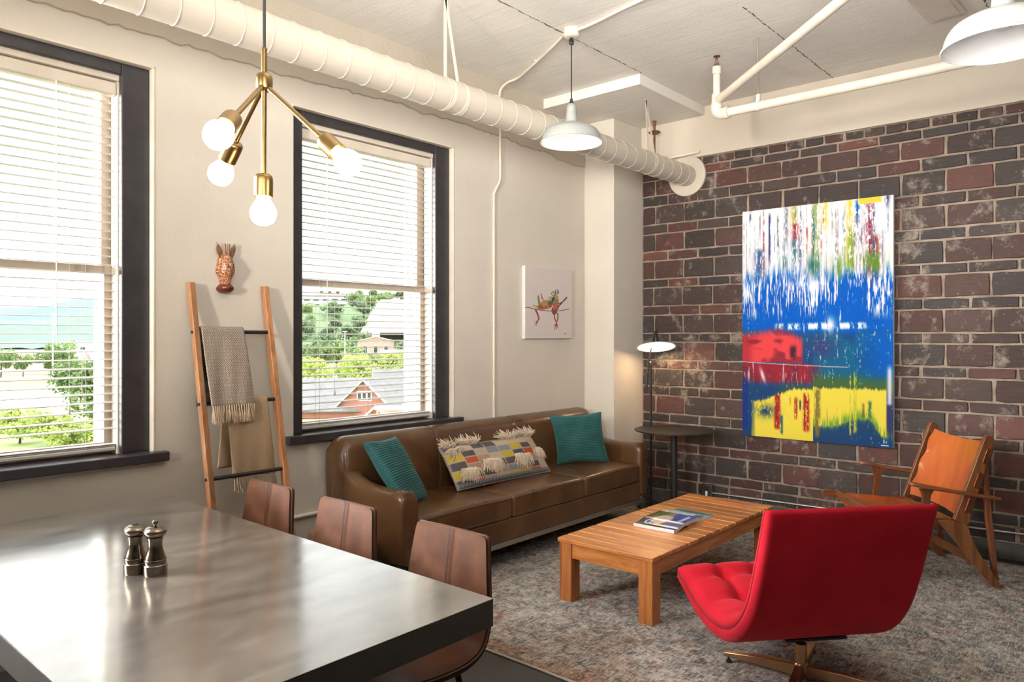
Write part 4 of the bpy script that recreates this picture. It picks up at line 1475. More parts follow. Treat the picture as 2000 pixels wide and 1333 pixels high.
def magazine(label, corner, rz, L, Wd, T, img, z, bow=0.0):
    """corner: spine end nearest; L along the spine, Wd across"""
    t = thing('magazine', label, 'magazine', (corner[0], corner[1], z), rz, group='magazines on the coffee table')
    n = 16

    def hz(a):
        q = min(1.0, max(0.0, (a - 0.08) / 0.38))
        return bow * q * q * (3 - 2 * q)
    P = []
    for i in range(n + 1):
        a = i / n
        x = a * Wd
        P.append([(x, 0, hz(a)), (x, L, hz(a)), (x, L, hz(a) + T), (x, 0, hz(a) + T)])
    m = MB().grid(P, wrap_v=True)
    m.f += [(0, 1, 2, 3), (n * 4, n * 4 + 1, n * 4 + 2, n * 4 + 3)]
    m.build('pages', M['paper'], t, local=True)
    MB().box(-0.0015, 0.004, -0.0008, L + 0.0008, -0.0002, T + 0.0009).build('spine', M['paper_white'], t, local=True, bevel=0.0008)
    H, W_, _ = img.shape
    o = print_panel('cover', img, (0.004, L, T + 0.0006), (Wd - 0.004, 0, 0), (0, -L, 0), M['cover'], t, world=False)
    if bow:
        co = np.zeros(len(o.data.vertices) * 3, np.float32)
        o.data.vertices.foreach_get('co', co)
        co = co.reshape(-1, 3)
        q = np.clip((co[:, 0] / Wd - 0.08) / 0.38, 0, 1)
        co[:, 2] += bow * q * q * (3 - 2 * q)
        o.data.vertices.foreach_set('co', co.ravel())
    return t


cv3 = cover(31, (0.72, 0.74, 0.76), [(0.3, 0.3, 0.3, 0.2, (0.75, 0.6, 0.7), 0.9), (0.6, 0.5, 0.12, 0.1, (0.85, 0.30, 0.35), 0.9), (0.9, 0.5, 0.08, 0.6, (0.25, 0.45, 0.42), 0.8)])
cv2 = cover(41, (0.80, 0.86, 0.87), [(0.2, 0.2, 0.3, 0.2, (0.75, 0.62, 0.72), 0.9), (0.75, 0.9, 0.4, 0.1, (0.3, 0.35, 0.3), 0.7)])
cv1 = cover(51, (0.62, 0.52, 0.48), [(0.15, 0.5, 0.3, 0.6, (0.12, 0.20, 0.24), 0.9), (0.85, 0.15, 0.35, 0.2, (0.36, 0.42, 0.20), 0.9), (0.5, 0.85, 0.6, 0.28, (0.20, 0.32, 0.62), 0.95), (0.9, 0.8, 0.3, 0.3, (0.28, 0.38, 0.72), 0.9), (0.45, 0.42, 0.26, 0.2, (0.88, 0.78, 0.74), 0.95), (0.22, 0.22, 0.10, 0.08, (0.9, 0.9, 0.92), 0.95), (0.22, 0.22, 0.06, 0.05, (0.15, 0.3, 0.65), 0.95), (0.5, 0.02, 0.8, 0.03, (0.1, 0.1, 0.1), 0.7)])
mz = CZ + 0.0003
magazine('magazine at the bottom of the stack, its corner sticking out farthest right', (4.345, 2.292, 0), math.radians(-2), 0.285, 0.37, 0.0065, cv3, mz)
magazine('pale magazine in the middle of the stack', (4.30, 2.300, 0), math.radians(1.2), 0.28, 0.30, 0.0065, cv2, mz + 0.0085)
t = magazine('thick magazine with a white spine on top of the stack, blue and green cover', (4.125, 2.270, 0), math.radians(1.5), 0.285, 0.345, 0.019, cv1, mz, 0.0175)
tx = bpy.data.curves.new('cover_title', 'FONT')
tx.body = 'JOURNEY'
tx.size = 0.038
tx.extrude = 0.0003
to = bpy.data.objects.new('cover_title', tx)
COL.objects.link(to)
bpy.context.view_layer.update()
tme = bpy.data.meshes.new_from_object(to.evaluated_get(bpy.context.evaluated_depsgraph_get()))
bpy.data.objects.remove(to)
to = bpy.data.objects.new('cover_title', tme)
COL.objects.link(to)
tme.materials.clear()
tme.materials.append(M['paper_white'])
to.parent = t
to.location = (0.150, 0.030, 0.0373)
to.rotation_euler = (0, 0, 0)
# ------------------------------------------------------------------ slung leather lounge chair
M['walnut_x'] = wood('walnut_along', (0.085, 0.026, 0.008), (0.18, 0.060, 0.019), (0.26, 0.098, 0.034), 'X', rough=0.34, coat=0.35)
M['walnut_z'] = wood('walnut_upright', (0.085, 0.026, 0.008), (0.18, 0.062, 0.020), (0.27, 0.10, 0.035), 'Z', rough=0.34, coat=0.35)
M['tan_leather'] = leather('saddle_tan_leather', (0.31, 0.058, 0.010), (0.42, 0.088, 0.019), (0.49, 0.125, 0.035), 0.30, 3, 260, coat=0.25, bstr=0.08)
LF, LWd = np.array([-0.604, 0.797]), np.array([0.797, 0.604])
lc = np.array([5.599, 0.747]) + LWd * 0.3725
lounge = thing('lounge_chair', 'low lounge chair with walnut frame and slung tan leather seat by the brick wall', 'chair', (lc[0], lc[1], 0.011), math.atan2(0.797, -0.604))


def P3(a, b, t):
    return (a, t, b - 0.011)


def rounded_poly(poly, r=0.012, n=3):
    out = []
    m = len(poly)
    for i in range(m):
        p, a, b = V((*poly[i], 0)), V((*poly[i - 1], 0)), V((*poly[(i + 1) % m], 0))
        da, db = (a - p), (b - p)
        ra = min(r, da.length * 0.45)
        rb = min(r, db.length * 0.45)
        p0, p1 = p + da.normalized() * ra, p + db.normalized() * rb
        for k in range(n + 1):
            t = k / n
            q = p0.lerp(p, t).lerp(p.lerp(p1, t), t)
            out.append((q.x, q.y))
    return out


for sgn in (1, -1):
    y0, y1 = sorted((sgn * 0.3725, sgn * 0.3385))
    post = [(0.258, 0.43), (0.300, 0.44), (0.112, 0.965), (0.100, 0.985), (0.066, 0.980), (0.052, 0.955), (0.215, 0.41)]
    MB().prism(rounded_poly(post, 0.010), y0, y1, P3).build('back_post', M['walnut_z'], lounge, smooth=True, local=True, bevel=0.004)
    leg = [(0.395, 0.435), (0.365, 0.395), (0.288, 0.305), (0.14, 0.114), (0.055, 0.011), (0.0, 0.011), (0.150, 0.240), (0.198, 0.345), (0.216, 0.408), (0.255, 0.432)]
    MB().prism(rounded_poly(leg, 0.02), y0, y1, P3).build('rear_leg', M['walnut_z'], lounge, smooth=True, local=True, bevel=0.004)
    ys0, ys1 = sorted((sgn * 0.377, sgn * 0.3505))
    strut = [(0.117, 0.86), (0.083, 0.86), (0.058, 0.50), (0.012, 0.05), (0.028, 0.05), (0.050, 0.08), (0.096, 0.50)]
    MB().prism(strut, ys0 - sgn * 0.028, ys1 - sgn * 0.028, P3).build('strut', M['walnut_z'], lounge, smooth=True, local=True, bevel=0.004)
    yr0, yr1 = sorted((sgn * 0.338, sgn * 0.306))
    rail = [(0.24, 0.395), (0.24, 0.435), (0.55, 0.452), (0.845, 0.487), (0.883, 0.485), (0.892, 0.468), (0.878, 0.440), (0.55, 0.405)]
    MB().prism(rounded_poly(rail, 0.012), yr0, yr1, P3).build('seat_rail', M['walnut_x'], lounge, smooth=True, local=True, bevel=0.004)
    fl = [(0.60, 0.41), (0.66, 0.415), (0.775, 0.011), (0.735, 0.011)]
    MB().prism(fl, y0, y1, P3).build('front_leg', M['walnut_z'], lounge, smooth=True, local=True, bevel=0.004)
    # paddle arm, lying just outside the post
    am = MB()
    yc = sgn * 0.395
    PP = []
    for f_, w_, zz, th in [(0.592, 0.006, 0.673, 0.006), (0.588, 0.026, 0.674, 0.020), (0.57, 0.036, 0.673, 0.026), (0.52, 0.040, 0.664, 0.027), (0.42, 0.036, 0.646, 0.026), (0.30, 0.030, 0.627, 0.025), (0.18, 0.026, 0.608, 0.024), (0.06, 0.024, 0.590, 0.023), (0.035, 0.018, 0.587, 0.018)]:
        ring = []
        for k in range(14):
            a = 2 * PI * k / 14
            ca, sa = math.cos(a), math.sin(a)
            ring.append((f_, yc + w_ * math.copysign(abs(ca) ** 0.6, ca), zz - 0.011 + th / 2 * math.copysign(abs(sa) ** 0.6, sa)))
        PP.append(ring)
    am.grid(PP, wrap_v=True)
    am.f += [tuple(range(14)), tuple(len(PP) * 14 - 14 + k for k in range(14))]
    am.build('arm', M['walnut_x'], lounge, smooth=True, local=True, angle=60)
    ap = MB()
    PP = []
    for zz, f_, wf in [(0.640, 0.470, 0.050), (0.625, 0.471, 0.036), (0.60, 0.473, 0.025), (0.54, 0.478, 0.021), (0.44, 0.492, 0.019)]:
        PP.append([(f_ - wf, yc - sgn * 0.025 - 0.015, zz - 0.011), (f_ + wf, yc - sgn * 0.025 - 0.015, zz - 0.011), (f_ + wf, yc - sgn * 0.025 + 0.015, zz - 0.011), (f_ - wf, yc - sgn * 0.025 + 0.015, zz - 0.011)])
    ap.grid(PP, wrap_v=True)
    ap.f += [(0, 1, 2, 3), tuple(len(PP) * 4 - 4 + k for k in range(4))]
    ap.build('arm_post', M['walnut_z'], lounge, smooth=True, local=True, bevel=0.004)
    # leather tabs pulled through slots in the post, three a side
    for k, tt in enumerate((0.16, 0.50, 0.84)):
        a, b = lerp(0.090, 0.250, tt), lerp(0.93, 0.47, tt)
        d = np.array([0.160, -0.46]) / math.hypot(0.16, 0.46)
        pts = []
        h_ = 0.055
        lap = [(a - d[0] * h_ - 0.004, b - d[1] * h_), (a + d[0] * h_ - 0.004, b + d[1] * h_), (a + d[0] * h_ * 0.86 - 0.038, b + d[1] * h_ * 0.86 - 0.012), (a - d[0] * h_ * 0.86 - 0.038, b - d[1] * h_ * 0.86 - 0.012)]
        MB().prism(rounded_poly(lap, 0.012), sgn * 0.3735, sgn * 0.3785, P3).build('leather_tab', M['chair_leather'], lounge, smooth=True, local=True, bevel=0.002)
        slit = MB()
        slit.tube([(a - d[0] * h_ * 0.8, sgn * 0.3795, b - d[1] * h_ * 0.8 - 0.011), (a + d[0] * h_ * 0.8, sgn * 0.3795, b + d[1] * h_ * 0.8 - 0.011)], 0.003, 6)
        slit.build('stitching', M['tan_leather'], lounge, local=True)
        inner = [(a + math.cos(q) * 0.048 * d[0] * 1.25 + math.sin(q) * 0.026 * -d[1] + 0.004, b + math.cos(q) * 0.048 * d[1] * 1.25 + math.sin(q) * 0.026 * d[0]) for q in np.linspace(0, 2 * PI, 16)[:-1]]
        MB().prism(inner, sgn * 0.3365, sgn * 0.332, P3).build('leather_tab', M['chair_leather'], lounge, smooth=True, local=True)
for (f_, z_, w_, h_) in ((0.025, 0.13, 0.022, 0.06), (0.78, 0.455, 0.022, 0.035), (0.30, 0.41, 0.022, 0.05), (0.70, 0.16, 0.022, 0.05)):
    MB().box(f_ - w_ / 2 + (0.07 if z_ < 0.14 else 0), f_ + w_ / 2 + (0.07 if z_ < 0.14 else 0), -0.34, 0.34, z_ - h_ / 2, z_ + h_ / 2).build('cross_rail', M['walnut_x'], lounge, local=True, bevel=0.004)


def sling(p0, p1, hw0, hw1, sag, bow, thick=0.005, scallop=0.0, nn=28, mm=22, wr=0.0022, keep=()):
    """leather hung between two side members; p = (f, z)"""
    A, B = [], []
    dx, dz = p1[0] - p0[0], p1[1] - p0[1]
    L = math.hypot(dx, dz)
    nx_, nz_ = dz / L, -dx / L
    if nz_ > 0:
        nx_, nz_ = -nx_, -nz_
    for i in range(nn + 1):
        t = i / nn
        ra, rb = [], []
        hw = lerp(hw0, hw1, t)
        sc_ = scallop * (0.5 - 0.5 * math.cos(2 * PI * (t * 2.95 + 0.5)))
        for j in range(mm + 1):
            s = -1 + 2 * j / mm
            y = s * (hw - sc_ * abs(s) ** 4)
            d = sag * (1 - s * s) * (0.75 + 0.5 * t) + bow * math.sin(PI * t)
            d += wr * math.sin(9 * s + 3 * t * t) * math.sin(4 * t + s) + wr * 0.6 * math.sin(17 * s - 6 * t)
            e = 0.03 * (1 - s * s)
            tt = t + (e if t < 0.5 else -e) * (1 - min(1, 4 * min(t, 1 - t)))
            x, z = p0[0] + dx * tt + nx_ * d, p0[1] + dz * tt + nz_ * d
            ra.append((x, y, z - 0.011))
            rb.append((x + nx_ * thick, y, z - 0.011 + nz_ * thick))
        A.append(ra)
        B.append(rb[::-1])
    m = MB().grid([a + b for a, b in zip(A, B)], wrap_v=True)
    w2 = 2 * (mm + 1)
    m.f += [tuple(range(w2)), tuple(nn * w2 + k for k in range(w2))]
    return m


sling((0.098, 0.945), (0.272, 0.465), 0.333, 0.333, 0.030, 0.0, scallop=0.030).build('leather_back', M['tan_leather'], lounge, smooth=True, local=True)
sling((0.29, 0.432), (0.80, 0.470), 0.305, 0.305, 0.05, 0.0, scallop=0.028).build('leather_seat', M['tan_leather'], lounge, smooth=True, local=True)

# ------------------------------------------------------------------ red swivel chair
def red_mat():
    m, nt, b = new_mat('red_wool_felt')
    v = coords(nt, 'Object')
    f = noise(nt, v, 6, 4)
    nt.links.new(ramp(nt, f, [(0.3, (0.46, 0.006, 0.018)), (0.7, (0.56, 0.012, 0.028))]), b.inputs['Base Color'])
    b.inputs['Roughness'].default_value = 0.85
    b.inputs['Specular IOR Level'].default_value = 0.15
    b.inputs['Sheen Weight'].default_value = 0.25
    b.inputs['Sheen Tint'].default_value = (1, 0.25, 0.3, 1)
    bump(nt, b, noise(nt, v, 380, 2, 0.6), 0.35, 0.002)
    return m


M['red'] = red_mat()
red = thing('swivel_chair', 'red upholstered swivel lounge chair seen from behind, on a four star bronze base', 'chair', (3.506, 1.267, 0.0), math.atan2(0.765, 0.644))
OUT = bez([(-0.430, 0.915), (-0.385, 0.76), (-0.318, 0.55), (-0.262, 0.42), (-0.175, 0.305), (-0.05, 0.222), (0.12, 0.185), (0.30, 0.198), (0.45, 0.244), (0.562, 0.296)], 6)
INN = bez([(-0.372, 0.900), (-0.325, 0.76), (-0.255, 0.57), (-0.200, 0.465), (-0.110, 0.375), (0.0, 0.325), (0.14, 0.312), (0.30, 0.335), (0.45, 0.382), (0.552, 0.402)], 6)
MID = [(lerp(a[0], b[0], 0.55), lerp(a[1], b[1], 0.55)) for a, b in zip(OUT, INN)]
HW = 0.388


def red_layer(Aq, Bq, hw, tuft=0.0, rnd=0.028, ny=44, ra=1.0, rb=1.0):
    nP = len(Aq)
    rows = []
    for i in range(nP):
        a, b = np.array(Aq[i]), np.array(Bq[i])
        ta = np.array(Aq[min(i + 1, nP - 1)]) - np.array(Aq[max(i - 1, 0)])
        row_a, row_b = [], []
        for k in range(ny + 1):
            s = -1 + 2 * k / ny
            e = (1 - abs(s)) * hw
            r = 1.0 if e >= rnd else math.sqrt(max(0, 1 - (1 - e / rnd) ** 2))
            ee = min(i, nP - 1 - i) / 2.0
            if ee < 1:
                r *= math.sqrt(max(0.05, 1 - (1 - ee) ** 2)) if True else 1
            mid = (a + b) / 2
            n = (b - a) / 2
            dn = n / (np.linalg.norm(n) + 1e-9)
            p = mid - n * lerp(1.0, r, ra)
            q = mid + n * lerp(1.0, r, rb)
            if tuft:
                u = i / (nP - 1) * 7.0
                w_ = (s + 1) / 2 * 4.0
                du, dw = abs(u - round(u)), abs(w_ - round(w_))
                inb = min(1, max(0, 3.2 * (1 - abs(s)))) * min(1, ee / 2.5)
                vdep = math.exp(-(du / 0.10) ** 2) * 0.55 + math.exp(-(dw / 0.07) ** 2) * 0.55 + 1.1 * math.exp(-((du / 0.22) ** 2 + (dw / 0.18) ** 2))
                q = q + dn * (0.030 - 0.035 * (0.5 - du) ** 2 * 0 - tuft * vdep - 0.010 * ((1 - 2 * du) ** 2 + (1 - 2 * dw) ** 2) * 0.5) * inb
            y = s * hw
            row_a.append((p[0], y, p[1]))
            row_b.append((q[0], y, q[1]))
        rows.append(row_a + row_b[::-1])
    m = MB().grid(rows, wrap_v=True)
    w2 = len(rows[0])
    m.f += [tuple(range(w2)), tuple((nP - 1) * w2 + k for k in range(w2))]
    return m


red_layer(OUT, MID, HW, rb=0.0).build('outer_shell', M['red'], red, smooth=True, local=True, angle=180)
red_layer(MID, INN, HW - 0.001, tuft=0.036, rnd=0.04, ra=0.0).build('tufted_cushion', M['red'], red, smooth=True, local=True, angle=180)
sm = MB()
for sg in (-1, 1):
    sm.tube([(x, sg * (HW - 0.0005), z) for x, z in MID], 0.0035, 6)
sm.build('side_seam', simple('dark_red_seam', (0.25, 0.006, 0.014), None, 0.9), red, smooth=True, local=True)
MB().box(0.0, 0.16, -0.24, 0.07, 0.181, 0.195).build('mounting_plate', M['black_metal'], red, local=True, bevel=0.004)
MB().lathe([(0.027, 0.045), (0.027, 0.178)], (0, 0, 0), 32).build('column', M['bronze'], red, smooth=True, local=True)
MB().lathe([(0.031, 0.030), (0.034, 0.034), (0.034, 0.085), (0.029, 0.092)], (0, 0, 0), 32).build('hub', M['bronze'], red, smooth=True, local=True)
base_a = math.atan2(0.363, -0.065) - math.atan2(0.765, 0.644)
for k in range(4):
    R = Matrix.Rotation(base_a + k * PI / 2, 3, 'Z')
    prof_ = [(0.02, 0.026, 0.082, 0.020), (0.18, 0.036, 0.078, 0.018), (0.35, 0.044, 0.064, 0.0155), (0.358, 0.046, 0.060, 0.014)]
    m = MB()
    m.grid([[R @ V((x, -w_, z0)), R @ V((x, w_, z0)), R @ V((x, w_, z1)), R @ V((x, -w_, z1))] for x, z0, z1, w_ in prof_], wrap_v=True)
    m.f += [(0, 1, 2, 3), (12, 13, 14, 15)]
    f_ = m.build('foot', M['bronze'], red, smooth=True, local=True, bevel=0.003)
    MB().lathe([(0.012, 0.012), (0.014, 0.014), (0.014, 0.024), (0.006, 0.026), (0.006, 0.046)], tuple(R @ V((0.335, 0, 0))), 16).build('glide', M['black_metal'], f_, smooth=True, local=True)

# ------------------------------------------------------------------ blanket ladder
M['ladder_wood'] = wood('warm_pine', (0.22, 0.085, 0.032), (0.36, 0.16, 0.066), (0.50, 0.26, 0.12), 'Z', rough=0.45, coat=0.1)
lad = thing('blanket_ladder', 'leaning wooden ladder with black rungs hung with throws, against the wall', 'ladder', (2.2, 3.79, 0))


def ladY(z):
    return 4.160 - (1.925 - z) * 0.2


for x0 in (1.957, 2.421):
    pts = []
    hx, hy = 0.0165, 0.0225
    n = V((0, 1, -0.2)).normalized()
    m = MB()
    rows = []
    for z in (0.0, 1.925):
        yc = ladY(z)
        rows.append([(x0, yc - hy, z), (x0 + 2 * hx, yc - hy, z), (x0 + 2 * hx, yc + hy, z), (x0, yc + hy, z)])
    m.grid(rows, wrap_v=True)
    m.f += [(0, 1, 2, 3), (4, 5, 6, 7)]
    m.build('rail', M['ladder_wood'], lad, bevel=0.004)
for z in (1.64, 1.237, 0.827, 0.42):
    rg = MB().tube([(1.985, ladY(z), z), (2.425, ladY(z), z)], 0.0115, 14).build('rung', M['black_metal'], lad, smooth=True)
    bm_ = MB()
    for xx, d in ((1.957, -1), (2.454, 1)):
        bm_.tube([(xx, ladY(z), z), (xx + d * 0.006, ladY(z), z)], 0.009, 12)
    bm_.build('bolt', M['black_metal'], rg, smooth=True)


def weave(name, c1, c2, scale, diamond=True):
    m, nt, b = new_mat(name)
    a = N(nt, 'ShaderNodeAttribute', attribute_name='uvw')
    s = N(nt, 'ShaderNodeSeparateXYZ')
    nt.links.new(a.outputs['Vector'], s.inputs[0])
    u, v = mth(nt, 'MULTIPLY', s.outputs[0], scale), mth(nt, 'MULTIPLY', s.outputs[1], scale)
    pu, pv = mth(nt, 'PINGPONG', u, 1.0), mth(nt, 'PINGPONG', v, 1.0)
    d = mth(nt, 'ADD', pu, pv) if diamond else mth(nt, 'ADD', pu, v)
    st = mth(nt, 'PINGPONG', mth(nt, 'MULTIPLY', d, 1.6 if diamond else 1.3), 0.5)
    nz = noise(nt, coords(nt, 'Object'), 60, 3)
    f = mth(nt, 'ADD', st, mth(nt, 'MULTIPLY', nz, 0.25))
    nt.links.new(ramp(nt, f, [(0.30, c1), (0.42, c2)]), b.inputs['Base Color'])
    b.inputs['Roughness'].default_value = 0.95
    b.inputs['Specular IOR Level'].default_value = 0.1
    bump(nt, b, mth(nt, 'ADD', st, nz), 0.5, 0.004)
    return m


def throw(name, label, mat, fmat, zr, zf, zb, xt, xb, roff, fringe=0.095, seed=3, group=None, xback=None, wave=0.006, lean=0.0):
    """cloth folded over the rung at height zr; front drop to zf, back drop to zb"""
    r = random.Random(seed)
    yr = ladY(zr)
    path = []
    nf = 26
    for i in range(nf + 1):
        z = lerp(zf, zr, i / nf)
        path.append((yr - roff - lean * (zr - z) / (zr - zf), z, (zr - z) / (zr - zf)))
    for k in range(1, 8):
        a = PI - PI * k / 8
        path.append((yr + math.cos(a) * roff, zr + math.sin(a) * roff, 0))
    for i in range(nf + 1):
        z = lerp(zr, zb, i / nf)
        path.append((yr + roff, z, -(zr - z) / (zr - zb) if zb < zr else 0))
    nx = 34
    rows, uv = [], []
    ll = 0
    for i, (y, z, q) in enumerate(path):
        if i:
            ll += math.hypot(y - path[i - 1][0], z - path[i - 1][1])
        row = []
        for k in range(nx + 1):
            s = k / nx
            qa = max(q, 0)
            if q < 0 and xback:
                x0, x1 = lerp(xt[0], xback[0], -q), lerp(xt[1], xback[1], -q)
            else:
                x0, x1 = lerp(xt[0], xb[0], qa), lerp(xt[1], xb[1], qa)
            x = lerp(x0, x1, s)
            dy = wave * abs(q) * (math.sin(9 * s + 2.0 + seed) + 0.6 * math.sin(17 * s + 4 * q))
            row.append((x, y + (dy - wave * abs(q) if q >= 0 else dy * 0.5 + 0.002), z))
            uv.append((s * abs(x1 - x0), ll, 0))
        rows.append(row)
    c = V(((xt[0] + xt[1]) / 2, yr, zr))
    t = thing(name, label, 'blanket', c, group=group)
    o = MB().grid(rows).build('cloth', mat, t, smooth=True, angle=180, attrs={'uvw': uv})
    so = o.modifiers.new('thick', 'SOLIDIFY')
    so.thickness = 0.006
    so.offset = 0
    if fringe:
        fr = MB()
        n = 19
        for k in range(n):
            s = (k + 0.5) / n
            sway, Lk = r.gauss(0.003, 0.007), fringe * r.uniform(0.85, 1.05)
            p = V(rows[0][int(s * nx)])
            p.x = lerp(xb[0], xb[1], s)
            for q in range(6):
                j = V((r.gauss(0, 0.0028), r.gauss(0, 0.003), 0))
                sw = sway + r.gauss(0, 0.003)
                L = Lk * r.uniform(0.88, 1.04)
                fr.tube([p + V((0, 0, 0.006)), p + j * 0.4 + V((0, -0.004, -0.022)), p + j + V((sw * 0.6, -0.003, -L * 0.6)), p + j * 1.6 + V((sw, 0, -L))], [0.0042, 0.0026, 0.0034, 0.0016], 5)
        f_ = fr.build('fringe', fmat, t, smooth=True, fixn=False)
        f_['kind'] = 'stuff'
    return t


M['grey_weave'] = weave('taupe_diamond_weave', (0.16, 0.125, 0.10), (0.42, 0.36, 0.30), 50)
M['tan_weave'] = weave('sand_herringbone', (0.34, 0.23, 0.14), (0.50, 0.37, 0.245), 80, False)
M['tan_fringe'] = simple('cream_fringe', (0.60, 0.48, 0.34), (0.48, 0.36, 0.24), 0.95, scale=60)
M['dark_fur'] = simple('charcoal_fleece', (0.035, 0.03, 0.026), (0.06, 0.052, 0.045), 0.95, scale=30, bstr=0.6, bscale=120)
throw('throw_blanket', 'taupe diamond weave throw with cream fringe over the upper ladder rung', M['grey_weave'], M['tan_fringe'], 1.643, 1.222, 1.30, (1.998, 2.256), (1.995, 2.265), 0.026, 0.10, 3, lean=0.112)
throw('throw_blanket', 'sandy herringbone throw with cream fringe hanging from the second ladder rung', M['tan_weave'], M['tan_fringe'], 1.238, 0.800, 0.86, (2.108, 2.362), (2.140, 2.415), 0.022, 0.085, 8, xback=(2.075, 2.33))
throw('fleece_blanket', 'dark charcoal fleece folded on the upper ladder rung behind the taupe throw', M['dark_fur'], None, 1.641, 1.42, 1.215, (1.995, 2.235), (1.999, 2.235), 0.0165, 0, 5, xback=(1.990, 2.22), wave=0.002)

# ------------------------------------------------------------------ giraffe mask
def spots_mat():
    m, nt, b = new_mat('carved_giraffe_coat')
    v = coords(nt, 'Object', (1, 0.6, 1))
    vo = N(nt, 'ShaderNodeTexVoronoi', feature='DISTANCE_TO_EDGE')
    vo.inputs['Scale'].default_value = 62
    vo.inputs['Randomness'].default_value = 0.75
    nt.links.new(v, vo.inputs['Vector'])
    c = ramp(nt, vo.outputs['Distance'], [(0.05, (0.50, 0.31, 0.17)), (0.09, (0.15, 0.032, 0.013)), (0.25, (0.24, 0.06, 0.025))])
    nt.links.new(c, b.inputs['Base Color'])
    b.inputs['Roughness'].default_value = 0.3
    bump(nt, b, vo.outputs['Distance'], 0.3, 0.003)
    return m


M['giraffe'] = spots_mat()
M['muzzle'] = simple('dark_red_lacquer', (0.16, 0.026, 0.012), (0.10, 0.016, 0.008), 0.22, scale=14)
M['horn'] = simple('dark_tipped_horn', (0.30, 0.16, 0.09), (0.12, 0.06, 0.035), 0.4, scale=9)
gm = thing('giraffe_mask', 'carved wooden giraffe head mask with dark red muzzle on the wall over the ladder', 'mask', (2.19, 4.19, 2.0))


def mask_rings(rs, x=2.19, yb=4.194, n=22):
    P = []
    for z, hx, dp in rs:
        ring = [(x + hx * math.cos(a), yb - dp * (max(0.0, math.sin(a)) ** 0.8), z) for a in np.linspace(0, PI, n)]
        P.append(ring)
    m = MB().grid(P)
    m.f += [tuple(range(n)), tuple(len(P) * n - n + k for k in range(n))]
    m.f += [(i * n, (i + 1) * n, (i + 1) * n + n - 1, i * n + n - 1) for i in range(len(P) - 1)]
    return m


mask_rings(bez([(1.918, 0.026, 0.060), (1.945, 0.029, 0.066), (1.966, 0.036, 0.076), (1.995, 0.050, 0.084), (2.030, 0.048, 0.088), (2.065, 0.039, 0.078), (2.093, 0.030, 0.060), (2.108, 0.018, 0.036), (2.112, 0.004, 0.010)], 4)).build('head', M['giraffe'], gm, smooth=True)
mask_rings(bez([(1.871, 0.016, 0.030), (1.876, 0.030, 0.058), (1.890, 0.046, 0.074), (1.906, 0.045, 0.080), (1.920, 0.032, 0.072), (1.924, 0.029, 0.064)], 4)).build('muzzle', M['muzzle'], gm, smooth=True)
for sx in (-0.013, 0.013):
    MB().lathe([(0.0075, 2.09), (0.0065, 2.135), (0.0085, 2.150), (0.0085, 2.164), (0.003, 2.166)], (2.19 + sx, 4.160, 0), 12).build('horn', M['horn'], gm, smooth=True)
    MB().tube([(2.19 + sx * 1.5 - sx * 0.3, 4.113, 2.045), (2.19 + sx * 1.15, 4.1085, 2.018)], [0.003, 0.0045], 8).build('eye', M['black_metal'], gm, smooth=True)
    MB().tube([(2.19 + sx * 0.9, 4.119, 1.912), (2.19 + sx * 0.6, 4.1175, 1.900)], [0.002, 0.003], 8).build('nostril', M['black_metal'], gm, smooth=True)
for s in (-1, 1):
    P = []
    for t in np.linspace(0, 1, 9):
        hw = 0.017 * math.sin(PI * min(1, t * 0.92 + 0.10)) ** 0.8 + 0.0008
        cx_, cz_ = 2.19 + s * (0.028 + 0.026 * t), 2.076 + 0.094 * t
        P.append([(cx_ - hw, 4.166, cz_), (cx_, 4.158 + 0.012 * (1 - t), cz_), (cx_ + hw, 4.166, cz_), (cx_, 4.176, cz_)])
    m = MB().grid(P, wrap_v=True)
    m.f += [(0, 1, 2, 3), (32, 33, 34, 35)]
    m.build('ear', M['horn'], gm, smooth=True)
# ------------------------------------------------------------------ side table, floor lamp, stool
st = thing('side_table', 'round black metal pedestal side table between sofa and brick wall', 'table', (5.925, 3.26, 0))
MB().lathe([(0.001, 0.770), (0.346, 0.770), (0.350, 0.773), (0.350, 0.779), (0.347, 0.782), (0.001, 0.782)], (5.925, 3.26, 0), 64).build('table_top', M['black_metal'], st, smooth=True)
MB().lathe([(0.030, 0.02), (0.030, 0.770)], (5.925, 3.26, 0), 28).build('post', M['black_metal'], st, smooth=True)
MB().lathe([(0.001, 0.011), (0.19, 0.011), (0.195, 0.014), (0.193, 0.020), (0.001, 0.024)], (5.925, 3.26, 0), 48).build('base', M['black_metal'], st, smooth=True)

fl = thing('floor_lamp', 'thin black floor lamp with glowing white disc shade in the corner by the brick wall', 'lamp', (6.10, 3.60, 0))
MB().lathe([(0.001, 0.011), (0.130, 0.011), (0.133, 0.016), (0.130, 0.028), (0.02, 0.032), (0.014, 0.036), (0.013, 0.070), (0.001, 0.072)], (6.10, 3.60, 0), 48).build('base', M['black_metal'], fl, smooth=True)
MB().tube([(6.10, 3.60, 0.06), (6.092, 3.597, 1.345)], 0.0105, 14).build('pole', M['black_metal'], fl, smooth=True)
MB().tube([(6.058, 3.628, 1.10), (6.075, 3.612, 1.37), (6.088, 3.598, 1.45), (6.098, 3.582, 1.57), (6.104, 3.575, 1.62)], [0.011, 0.0095, 0.008, 0.008, 0.008], 12).build('counter_arm', M['black_metal'], fl, smooth=True)
kn = MB().lathe([(0.001, -0.02), (0.012, -0.018), (0.012, 0.018), (0.001, 0.02)], (6.085, 3.603, 1.365), 14, M=Matrix.Rotation(PI / 2, 3, 'X'))
kn.build('joint', M['steel'], fl, smooth=True)
ax = V((0.21, 0.19, 1)).normalized()
Q = V((0, 0, 1)).rotation_difference(ax).to_matrix()
LC = V((6.121, 3.555, 1.512))
